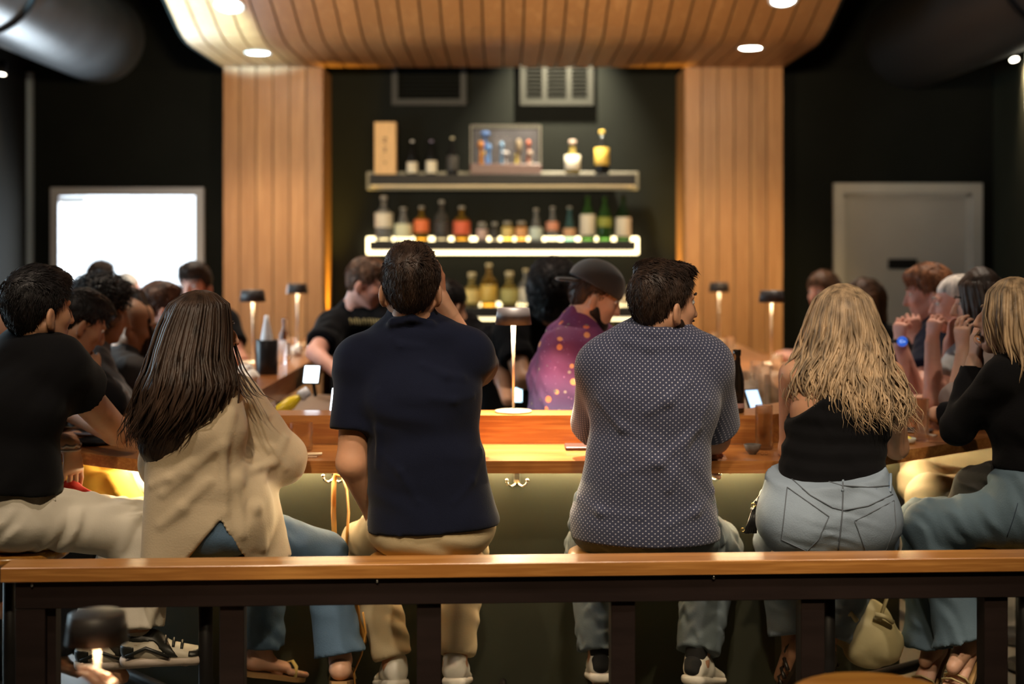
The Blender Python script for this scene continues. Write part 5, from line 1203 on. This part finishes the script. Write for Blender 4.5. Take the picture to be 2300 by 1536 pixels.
def drape2(S, J):
    S.econe(at(400, 960, 4.30), at(395, 1255, 4.30), (.080, .10), (.090, .12), J['r'], .05, .4)
    S.econe(at(560, 1050, 4.42), at(600, 1262, 4.40), (.062, .08), (.062, .10), J['r'], .05, .4)
    S.ell(at(568, 1150, 4.33), (.062, .07, .11), None, .04)
    for pts, rr_ in (([(520, 930), (500, 1000), (505, 1150)], .014), ([(555, 1010), (530, 1080), (540, 1200)], .014), ([(590, 1060), (575, 1140), (590, 1230)], .013), ([(480, 1010), (420, 1060), (365, 1110)], .012),
        ([(470, 1080), (410, 1140), (360, 1180)], .012), ([(500, 900), (560, 905), (600, 935)], .010), ([(560, 990), (610, 1010), (640, 1050)], .011), ([(640, 985), (610, 1040), (560, 1060)], .011), ([(430, 1040), (380, 1075), (340, 1090)], .010)):
        ridge(S, pts, rr_)
r2, S2, T2, H2, M2, w2 = person('woman with very long dark hair in a loose beige overshirt and blue jeans', J, 'fair', ('custom', 'dark'),
       dict(m=M_beige, name='overshirt', sleeve=1.95, hem=at(462, 1262, 4.34), skirt=((.165, .13), (.15, .11)), e=.018, se=.016, ch=.05, fa=.0025, fw=.16, fd=(.8, .2, .5), seed=21, post=[slit], add=[drape2], v=.0065),
       dict(m=M_jmid, hem=.95, fa=.004, pel=(.185, .125), leg=(.086, .066, .066), rise=.06, bell=.012), s=.98, sex='f', heady=-66, pitch=3, face=True, arm=(.050, .046, .036), neckr=.046, eyes=True,
       hands=[dict(n='R', palm=(-.2, .2, -1), curl=20)],
       shoes=dict(kind='sandal', sole=mat('sandal_tan', (.35, .2, .08), .5), strap=mat('strap_gold', (.55, .42, .15), .4), skin=skin('fair'), straps=((.185, .03),), ankle=False))
LV2 = [(440, 462, 652, 4.34, .012), (418, 484, 660, 4.34, .045), (388, 512, 682, 4.34, .095), (366, 515, 735, 4.34, .125), (350, 512, 800, 4.33, .160), (332, 530, 860, 4.31, .180), (318, 508, 915, 4.30, .170), (300, 475, 965, 4.29, .135), (304, 440, 1008, 4.29, .11)]
mesh_obj('hair', [hair_base(LV2[3:], .88, head=(J['head'], M2)).mesh(.007), long_hair(LV2, 600, 3, wave=.011, wl=.15, r=.0045, curlfrom=.45, tip=.30), long_hair([(498, 516, 690, 4.40, .02), (500, 522, 760, 4.40, .03), (505, 540, 830, 4.36, .03), (540, 575, 885, 4.32, .03), (560, 600, 900, 4.30, .02)], 10, 9, wave=.006, r=.003)], hairmat('dark'), r2)

M_seamb = mat('seam_beige', (.30, .23, .15), .9)
# ---------------------------------------------------------------- P1 man in black tee, leaning in
J = pose((-1.49, 4.30, .76), -42, 10, s=1.03, sh=.19)
setspine(J, at(15, 1150, 4.32), at(78, 770, 4.36), .03)
J.update(head=at(88, 692, 4.34), shR=at(128, 826, 4.30), elR=at(262, 968, 4.66), wrR=at(150, 922, 4.88), shL=at(10, 822, 4.55), elL=at(60, 975, 4.72), wrL=at(158, 1000, 4.66),
         hipR=at(40, 1152, 4.28), hipL=at(20, 1152, 4.44), knR=at(312, 1192, 4.40), knL=at(300, 1180, 4.72), anR=at(312, 1440, 4.34), anL=at(208, 1450, 4.50), toeR=at(418, 1480, 4.36), toeL=at(275, 1520, 4.52))
r1, S1, T1, H1, M1, w1_ = person('dark-haired man in black t-shirt and cream trousers resting an elbow on the bar', J, 'tan', ('short', 'black'),
       dict(m=M_btee, name='t_shirt', sleeveR=.34, sleeveL=.5, hem=at(30, 1092, 4.32), hemn=(-.1, 0, -1), skirt=((.175, .125), (.165, .115)), ch=.03, fa=.006, fw=.12, fd=(.7, .2, -.7), se=.020, e=.012, seed=31),
       dict(m=M_wpant, hem=.88, fa=.007, fw=.07, fd=(1, .2, -.6), pel=(.18, .125), leg=(.090, .078, .072), rise=.05, seed=12), s=1.03, heady=-38, pitch=4, face=True, arm=(.052, .044, .031),
       hands=[dict(n='L', palm=(-.5, .3, .1), curl=16, d=(.14, -.05, -1), thumb=30, side=1, spread=.7), dict(n='R', palm=(.2, -.3, -.9), curl=35, d=(-.2, .2, .6))],
       shoes=dict(kind='sneaker', m=mat('shoe_offwhite', (.62, .56, .45), .5), sole=mat('sole_stone', (.50, .42, .36), .6), trim=mat('shoe_black', (.015, .015, .012), .4), level=True), legs=True)
MB().tube([J['wrL'] + Vector((math.cos(a) * .031, math.sin(a) * .030, .004 * math.sin(a * 7))) for a in np.linspace(0, 2 * PI, 20)], .006, 6).tube([J['wrL'] + Vector((math.cos(a) * .032, math.sin(a) * .031, -.014)) for a in np.linspace(0, 2 * PI, 20)], .0045, 6).build('bracelet', mat('bracelet', (.35, .28, .24), .3, metal=.6), r1)
# pocket opening
MB().tube([T1.hit(105, 1085, 3.8, 4.9), T1.hit(118, 1100, 3.8, 4.9), T1.hit(122, 1125, 3.8, 4.9)], [.006, .009, .005], 8).build('pocket_edge', M_wpant, r1)

# ---------------------------------------------------------------- P6 blond woman in black long sleeves, drinking
J = pose((1.66, 4.52, .76), 58, 6, s=1.0, sh=.165)
setspine(J, at(2312, 1140, 4.52), at(2285, 815, 4.52), .01)
J.update(head=at(2276, 712, 4.54), shL=at(2248, 850, 4.42), elL=at(2150, 962, 4.58), wrL=at(2190, 812, 4.66), shR=at(2300, 845, 4.72), elR=at(2200, 930, 4.95), wrR=at(2100, 930, 5.05),
         hipL=at(2290, 1160, 4.44), hipR=at(2290, 1160, 4.62), knL=at(2085, 1180, 4.60), knR=at(2072, 1172, 4.84), anL=at(2172, 1440, 4.52), anR=at(2095, 1450, 4.82), toeL=at(2140, 1500, 4.46), toeR=at(2078, 1485, 4.78))
r6, S6, T6, H6, M6, w6 = person('blond woman in black long-sleeved top drinking from a glass, at the edge of the picture', J, 'fair', ('custom', 'blond'),
       dict(m=M_bknit, name='knit_top', sleeve=1.88, hem=at(2290, 1048, 4.52), e=.006, se=.005, ch=.04, fa=.003, seed=41, hemn=(0, 0, -1)),
       dict(m=M_jteal, hem=.98, fa=.006, fw=.06, fd=(1, .1, .7), pel=(.185, .13), leg=(.092, .070, .058), rise=.08, bell=.045, top=at(2290, 1045, 4.52), seed=15), s=1.0, sex='f', heady=64, pitch=-4, face=True, arm=(.046, .040, .028), neckr=.046,
       hands=[dict(n='L', palm=(.9, .2, .1), curl=30, d=(.12, .05, .95), side=1, thumb=40, spread=.8)], eyes=True,
       shoes=dict(kind='sandal', sole=mat('sandal_cork', (.45, .28, .12), .5), strap=mat('strap_woven', (.5, .4, .2), .5), skin=skin('fair'), straps=((.17, .032), (.19, .03)), slope=True))
stroke(T6, lin([(2286, 1130), (2276, 1165), (2262, 1205)], 5), .0016, 'pocket_edge', mat('stitch_dark', (.03, .05, .08), .8), r6)
LV6 = [(2268, 2286, 622, 4.54, .012), (2250, 2304, 630, 4.54, .04), (2226, 2330, 655, 4.54, .085), (2222, 2340, 710, 4.52, .110), (2238, 2338, 765, 4.50, .11), (2262, 2335, 810, 4.48, .11), (2288, 2332, 860, 4.46, .09)]
mesh_obj('hair', [hair_base(LV6[3:], .88, head=(J['head'], M6)).mesh(.008), long_hair(LV6, 300, 8, wave=.008, wl=.16, r=.0052, curlfrom=.4, tip=.4)], hairmat('blond'), r6)
gl = tumbler(at(2222, 762, 4.66), .036, .085, 'short clear glass tilted to the lips of the blond woman in long sleeves', .4); gl.rotation_euler = (R(-10), R(42), 0)
gl.location = at(2206, 775, 4.58)
for c_g in gl.children: c_g.data.materials[0] = mat('thick_glass', (.93, .92, .9), .04, trans=1.0, ior=1.4, alpha=.95)
# dark coat over her lap
ct = wroot('folded_coat', at(2190, 1100, 4.5), 'dark grey coat bunched over the lap of the woman in flared jeans', 'coat'); F = Field()
F.chain([at(2150, 1130, 4.66), at(2185, 1090, 4.62), at(2230, 1065, 4.56)], [.035, .055, .045], .03); F.mod(folds(.010, .07, (1, .3, .4), 6)); mesh_obj('coat_cloth', [F.mesh(.008)], mat('coat_grey', (.025, .023, .020), .9, bump=(120, .3)), ct)

# stools of the front row
stool(J['pel'].x - .02, J['pel'].y, 'round oak stool under the woman in flared jeans'); stool(at(62, 0, 4.36).x - .06, 4.38, 'round oak stool under the man in cream trousers', .028)
stool(at(462, 0, 4.34).x, 4.34, 'round oak stool under the woman in the beige overshirt', -.01); stool(at(960, 0, 4.38).x, 4.38, 'round oak stool under the man in the navy polo'); stool(at(1405, 0, 4.42).x, 4.42, 'round oak stool under the man in the dotted shirt', .005)
stool(at(1860, 0, 4.45).x, 4.45, 'round oak stool under the woman in light blue jeans', -.01)

# ---------------------------------------------------------------- people further back
def crowd(label, hx, hy, z, yaw, heady, pitch, hair, sk, shirt, side=0, s=1.0, sex='m', stand=False, legs=True, over=None, hands=None, pants=None, bow=.02, neckup=.165, nf=.045, stl=None, seat=.66, **kw):
    hc = at(hx, hy, z); J = pose((hc.x, hc.y, .76), yaw, 10, s=s, sh=.165 if sex == 'f' else .185)
    neck = hc - Vector((0, 0, neckup * s)) - J['f'] * nf; ph = (.97 * s if stand else seat + .10); dz = neck.z - ph; L_ = .50 * s
    off = math.sqrt(max(L_ * L_ - dz * dz, .0004)) if dz < L_ else .02
    pel = Vector((neck.x, neck.y, ph)) - J['f'] * min(off, .34); setspine(J, pel, neck, bow); J['head'] = hc
    sp = (J['neck'] - J['pel']).normalized(); shw = (.165 if sex == 'f' else .19) * s
    for q, n in ((-1, 'L'), (1, 'R')):
        J['sh' + n] = neck - sp * .055 * s + J['r'] * q * shw; J['el' + n] = J['sh' + n] + (J['f'] * .17 - J['u'] * .20 + J['r'] * q * .03) * s; J['wr' + n] = J['el' + n] + (J['f'] * .16 + J['u'] * .02 - J['r'] * q * .15) * s
        J['kn' + n] = J['hip' + n] + J['f'] * .42 + J['r'] * q * .05; J['an' + n] = J['kn' + n] - J['u'] * .40 - J['f'] * .10; J['toe' + n] = J['an' + n] + J['f'] * .14 - J['u'] * .05
        if stand: J['kn' + n] = J['hip' + n] - J['u'] * .44 * s; J['an' + n] = J['kn' + n] - J['u'] * (J['kn' + n].z - .09); J['toe' + n] = J['an' + n] + J['f'] * .14 - J['u'] * .05
    if over: J.update(over(J) if callable(over) else over)
    res = person(label, J, sk, hair, shirt, pants or dict(m=mat('pants_dark', (.03, .035, .045), .8), hem=.95), s=s, sex=sex, heady=heady, pitch=pitch, far=True, hands=hands,
                 shoes=dict(kind='sneaker', m=M_sock, sole=M_sock) if not stand and False else None, **kw)
    if stl: stool(J['pel'].x, J['pel'].y, stl, seat - .66)
    return res, J
blk = lambda **k: dict(dict(m=M_btee, name='t_shirt', sleeve=.6, e=.012, se=.012, fa=.005, ch=.03, hem=Vector((0, 0, .70))), **k)
# left side of the bar
crowd('person with short black hair looking down at the plates, behind the man in black t-shirt', 184, 722, 5.35, -62, -55, 32, ('short', 'black'), 'tan', blk(sleeve=1.9), sex='f', s=.97, eyes=True, stl='round oak stool of the person looking down at the plates',
      over=lambda J: dict(elR=at(240, 905, 5.25), wrR=at(212, 850, 5.35), elL=at(190, 930, 5.6), wrL=at(205, 880, 5.6), hipR=at(60, 1120, 5.2), knR=at(175, 1190, 5.2), anR=at(128, 1480, 5.25), toeR=at(175, 1510, 5.25)), hands=[dict(n='R', palm=(-.3, .5, .2), curl=45, d=(-.2, .1, .9))])
crowd('person with a full head of curly black hair and black long sleeves', 232, 700, 5.9, -60, -72, 12, ('curly', 'black'), 'brown', blk(sleeve=1.9, m=mat('sleeve_charcoal', (.022, .022, .026), .85, sheen=.3)), s=1.0, stl='round oak stool of the curly-haired person',
      over=lambda J: dict(shR=at(212, 830, 5.75), elR=at(262, 905, 5.7), wrR=at(238, 880, 5.5)), hands=[dict(n='R', palm=(-.3, .5, .2), curl=40, d=(-.6, -.2, .4))])
def lh(res, lv, col, n=70, sd=2, wave=.006):
    mesh_obj('hair', [hair_base(lv, .9).mesh(.010), long_hair(lv, n, sd, wave=wave, r=.011, tip=.3)], hairmat(col), res[0])
q, Jq = crowd('tan woman with long dark hair and open neckline turned towards the plates', 302, 728, 6.2, -50, -78, 18, ('custom', 'dark'), 'tan', blk(sleeve=1.9, collar=False, m=mat('dress_dark', (.02, .016, .015), .8)), sex='f', s=.98, eyes=True, stl='round oak stool of the tan woman with long hair')
w = q[5]; lh(q, [(262, 318, 652, 6.24, .03), (252, 326, 680, 6.26, .07), (252, 300, 740, 6.28, .09), (256, 292, 800, 6.28, .08), (262, 290, 850, 6.28, .06)], 'dark')
mesh_obj('hair_side', [long_hair([(300, 322, 655, 6.22, .02), (318, 330, 700, 6.2, .03), (322, 336, 760, 6.2, .03), (318, 336, 830, 6.2, .03)], 24, 4, wave=.006, r=.012)], hairmat('dark'), q[0])
crowd('man with short reddish hair and flushed skin looking away, next to the long dark hair', 362, 690, 6.9, -58, -60, 6, ('short', 'darkred'), 'pink', blk(), eyes=False, stl='round oak stool of the man with reddish hair')
crowd('dark-haired man facing this way in front of the pale door frame', 437, 640, 7.8, -150, 168, 8, ('sweep', 'dark'), 'pink', blk(), eyes=True, stl='round oak stool of the man before the door frame')
crowd('bald man seated against the white doorway', 287, 652, 9.2, -110, -130, 5, ('bald', 'white'), 'pink', blk(m=mat('shirt_grey', (.2, .2, .22), .8)), eyes=True, stl='round oak stool of the bald man at the doorway')
crowd('dark-haired man with head bowed against the white doorway', 227, 628, 9.4, -120, -140, 10, ('sweep', 'dark'), 'pink', blk(m=mat('shirt_slate', (.05, .055, .07), .8)), eyes=True, stl='round oak stool of the dark-haired man at the doorway')
q, Jq = crowd('blond person almost hidden behind the man in black t-shirt', 10, 748, 5.15, -70, -60, 10, ('custom', 'lightbrown'), 'fair', blk(), sex='f', stl='round oak stool of the hidden blond person')
lh(q, [(-8, 32, 722, 5.2, .04), (-20, 36, 745, 5.2, .09), (-22, 34, 800, 5.2, .10), (-20, 30, 870, 5.2, .08)], 'blond', 40)
# yellow skirt and red bag of the person beside the cream trousers
yc = wroot('yellow_skirt_cloth', at(210, 1110, 4.9), 'bright yellow cloth spread over a lap under the worktop', 'cloth'); F = Field()
F.chain([at(90, 1080, 5.05), at(180, 1075, 5.0), at(245, 1100, 4.98), at(292, 1140, 4.95)], [.13, .10, .085, .06], .05); F.cone(at(200, 1090, 4.98), at(292, 1165, 4.98), .07, .06, .05); F.mod(folds(.012, .10, (.6, .2, 1), 3)); F.cut((0, 0, .875), (0, 0, 1)); mesh_obj('cloth', [F.mesh(.009)], M_yel, yc)
rb = wroot('red_pouch', at(160, 1100, 4.7), 'bright red pouch between the dangling hand and the cream trousers', 'bag'); F = Field(); F.chain([at(120, 1095, 4.66), at(160, 1103, 4.66), at(198, 1112, 4.66)], [.028, .03, .018], .02); F.mod(folds(.004, .04, (1, 0, .4), 3)); mesh_obj('pouch', [F.mesh(.006)], M_red, rb)
wk = wroot('white_bag', at(292, 1070, 5.05), 'pale knotted bag hanging under the worktop beside the beige overshirt', 'bag'); F = Field(); F.chain([at(272, 1062, 5.0), at(300, 1075, 5.0), at(318, 1100, 5.0), at(312, 1150, 5.0)], [.022, .030, .034, .02], .01); F.mod(folds(.006, .04, (1, 0, .4), 3)); mesh_obj('bag_body', [F.mesh(.006)], mat('bag_ivory', (.7, .62, .42), .5), wk)
# staff
q, Jq = crowd('bartender in black t-shirt with gold print leaning over the steel station', 826, 634, 7.1, -30, -100, 22, ('short', 'brown'), 'pink', blk(sleeve=.72, fa=.006), stand=True, legs=True, s=1.0, eyes=True,
      over=lambda J: dict(neck=at(790, 708, 7.15), pel=at(846, 836, 7.28), waist=at(828, 800, 7.25), chest=at(810, 760, 7.2), hipL=at(836, 840, 7.28), hipR=at(860, 840, 7.24), shR=at(858, 720, 7.15), shL=at(748, 735, 7.1), elL=at(708, 792, 6.85), wrL=at(755, 835, 6.6), elR=at(900, 800, 6.9), wrR=at(860, 850, 6.7)), hands=[dict(n='L', palm=(0, 0, -1), curl=25)])
setspine(Jq)
gp = MB(); rg = random.Random(3)
for i in range(15):
    a = q[1].hit(786 + i * 6.2, 716 + rg.uniform(-2, 2), 6.6, 7.6); b_ = q[1].hit(788 + i * 6.2 + rg.uniform(-1, 1), 730 + rg.uniform(-2, 3), 6.6, 7.6); gp.tube([a + Vector((0, -.004, 0)), b_ + Vector((0, -.004, 0))], .0035, 5)
gp.build('shirt_print', mat('print_gold', (.30, .24, .10), .6), q[0])
def cap16(F, w):
    F.ell(w(0, -.012, .048), (.090, .108, .085), None, .02)
q, Jq = crowd('bearded man in purple floral shirt and backwards black cap working inside the bar', 1338, 662, 5.6, -62, -82, 24, ('crop', 'dark'), 'fair', dict(m=floral(), name='floral_shirt', sleeve=.9, e=.014, se=.014, fa=.005, ch=.045, hem=Vector((at(1265, 0, 5.6).x, 5.55, .80)), skirt=((.19, .14), (.17, .125)), v=.009), stand=True, s=1.0, eyes=True,
      over=lambda J: dict(neck=at(1300, 735, 5.6), pel=at(1268, 1080, 5.55), waist=at(1262, 960, 5.55), chest=at(1272, 850, 5.58), hipL=at(1268, 1090, 5.65), hipR=at(1268, 1090, 5.48), knL=Vector((.25, 5.7, .5)), knR=Vector((.25, 5.5, .5)), anL=Vector((.22, 5.7, .09)), anR=Vector((.22, 5.5, .09)), toeL=Vector((.36, 5.74, .04)), toeR=Vector((.36, 5.54, .04)), shR=at(1262, 790, 5.48), shL=at(1340, 770, 5.75), elR=at(1255, 930, 5.5), wrR=at(1310, 960, 5.35), elL=at(1400, 920, 5.7), wrL=at(1440, 960, 5.5)))
w = q[5]; F = Field(); F.ell(w(0, -.014, .042), (.094, .116, .096), M=q[4], k=.01); Mq = q[4]; c_ = V3(Jq['head'])
F.mod(lambda P, D: np.maximum(D, (.022 - ((P - c_) @ Mq)[..., 2] - .10 * ((P - c_) @ Mq)[..., 1]) * 1.0)); F2 = Field(); F2.econe(w(0, -.095, .022), w(0, -.165, -.004), (.060, .010), (.038, .007), Mq[:, 0], .01, .8)
mesh_obj('cap', [F.mesh(.006), F2.mesh(.005)], mat('cap_black', (.018, .017, .018), .85, sheen=.3), q[0])
F = Field()
for q_ in (-1, 1): F.cone(w(q_ * .052, .006, -.062), w(q_ * .02, .062, -.100), .0245, .0215, .015)
F.ell(w(0, .072, -.100), (.028, .026, .026), q[4], .015); mesh_obj('beard', [F.mesh(.005)], hairmat('black'), q[0])
crowd('server in black with bushy black hair, half hidden behind the man in the cap', 1245, 655, 6.7, -150, -20, 10, ('curly', 'black'), 'brown', blk(), stand=True, s=1.0)
crowd('bartender in black bending low behind the raised arm of the polo man', 1008, 684, 6.9, -60, -40, 20, ('crop', 'black'), 'warm', blk(), stand=True, s=.98, over=lambda J: dict(neck=at(1050, 745, 6.95), shR=at(1105, 770, 6.8), elR=at(1130, 850, 6.7), wrR=at(1140, 900, 6.5), shL=at(1030, 740, 7.1)))
# right side of the bar
res19, J19 = crowd('man with short reddish hair and blue watch resting his mouth on his fist', 2086, 655, 6.4, 62, 72, 12, ('top', 'red'), 'pink', blk(m=M_navy), eyes=True, stl='round oak stool of the man with the blue watch',
      over=lambda J: dict(elL=at(2062, 895, 5.9), wrL=at(2022, 775, 5.92), elR=at(2120, 880, 6.2), wrR=at(2060, 760, 6.2)), hands=[dict(n='L', palm=(.8, .4, .1), curl=62, d=(-.02, 0, 1), thumb=20), dict(n='R', palm=(.2, .4, -.2), curl=60, d=(-.3, 0, .9))])
wp = at(2022, 766, 5.87); wt_ = MB().lathe([(.0001, .010), (.019, .010), (.021, .007), (.021, 0), (.019, -.003)], wp + Vector((0, -.026, 0)), 24, (0, -1, 0.1)).build('watch_case', mat('watch_blue', (.02, .10, .5), .2, emit=.25, ecol=(.05, .2, 1)), res19[0])
MB().tube([wp + Vector((math.cos(a) * .031, math.sin(a) * .029, 0)) for a in np.linspace(0, 2 * PI, 20)], .007, 6).build('watch_strap', M_sock, res19[0])
p_ = wp + Vector((-.002, -.037, 0)); MB().box(p_.x - .010, p_.x - .008, p_.y - .001, p_.y, p_.z - .004, p_.z + .006).box(p_.x - .006, p_.x + .002, p_.y - .001, p_.y, p_.z + .004, p_.z + .006).box(p_.x - .006, p_.x + .002, p_.y - .001, p_.y, p_.z - .004, p_.z - .002).box(p_.x + .005, p_.x + .011, p_.y - .001, p_.y, p_.z - .002, p_.z + .002).build('watch_digits', mat('digit_white', (.5, .7, .9), .3, emit=.5), wt_)
crowd('older bald man with white stubble, hands folded in front of his chin', 2150, 678, 5.95, 66, 74, 8, ('bald', 'white'), 'pink', blk(m=mat('shirt_ash', (.32, .33, .34), .8)), eyes=True, stl='round oak stool of the older bald man',
      over=lambda J: dict(elL=at(2098, 905, 5.6), wrL=at(2094, 770, 5.65), elR=at(2130, 890, 5.8), wrR=at(2135, 770, 5.75)), hands=[dict(n='L', palm=(.8, .4, .1), curl=55, d=(.1, 0, 1)), dict(n='R', palm=(.6, -.4, .1), curl=25, d=(.1, 0, 1))],
      pants=dict(m=M_beigep, hem=.95))
q, Jq = crowd('woman with shoulder-length dark hair and beige trousers, beside the older bald man', 2205, 680, 5.5, 70, 78, 5, ('custom', 'dark'), 'fair', blk(m=mat('blouse_dusk', (.25, .2, .18), .8), sleeve=1.0), sex='f', stl='round oak stool of the woman in beige trousers',
      pants=dict(m=M_beigep, hem=.9, leg=(.095, .078, .062), fa=.005), eyes=True,
      over=lambda J: dict(elL=at(2150, 900, 5.25), wrL=at(2165, 790, 5.3), knL=at(2090, 1118, 5.15), knR=at(2070, 1085, 5.35), hipL=at(2250, 1130, 5.3), hipR=at(2250, 1120, 5.5), anL=at(2075, 1330, 5.2), anR=at(2200, 1250, 5.1)), hands=[dict(n='L', palm=(.8, .4, .1), curl=30, d=(-.1, 0, 1))])
lh(q, [(2178, 2225, 612, 5.50, .04), (2152, 2252, 640, 5.50, .10), (2160, 2256, 690, 5.48, .12), (2172, 2254, 740, 5.48, .11), (2190, 2250, 780, 5.48, .09)], 'dark', 60)
q, Jq = crowd('brown-haired person facing this way, farthest seat behind the blond woman', 1848, 655, 8.6, 60, 130, 5, ('bob', 'brown'), 'pink', blk(), sex='f', eyes=True, stl='round oak stool of the farthest brown-haired person')
crowd('person with light brown hair half hidden behind the blond woman, before the grey door', 1938, 680, 7.7, 60, 95, 5, ('bob', 'brown'), 'pink', blk(), sex='f', eyes=True, stl='round oak stool of the light brown-haired person')
# hand beside the near lamp
hw = at(275, 1625, 2.86); hr_ = empty('person', hw); tag(hr_, 'pale hand reaching to the near table lamp from below the frame edge', 'person'); G = Field()
G.cone(at(330, 1900, 2.75), hw, .042, .027, .01); hand(G, hw, (-.35, 0, .9), (-.6, .1, -.5), 1, 18, .8, .95, 30); mesh_obj('body', [G.mesh(.0035)], skin('fair'), hr_)
hr_['label'] = 'pale hand reaching for the pole of the near table lamp'

# ---------------------------------------------------------------- settle the parts of everything modelled in room coordinates
for o in list(COL.objects):
    if o.parent is None and (o in ROOTS or (o.type == 'EMPTY' and o.name.split('.')[0] == 'person')):
        for ch in o.children: ch.location = Vector(ch.location) - Vector(o.location)
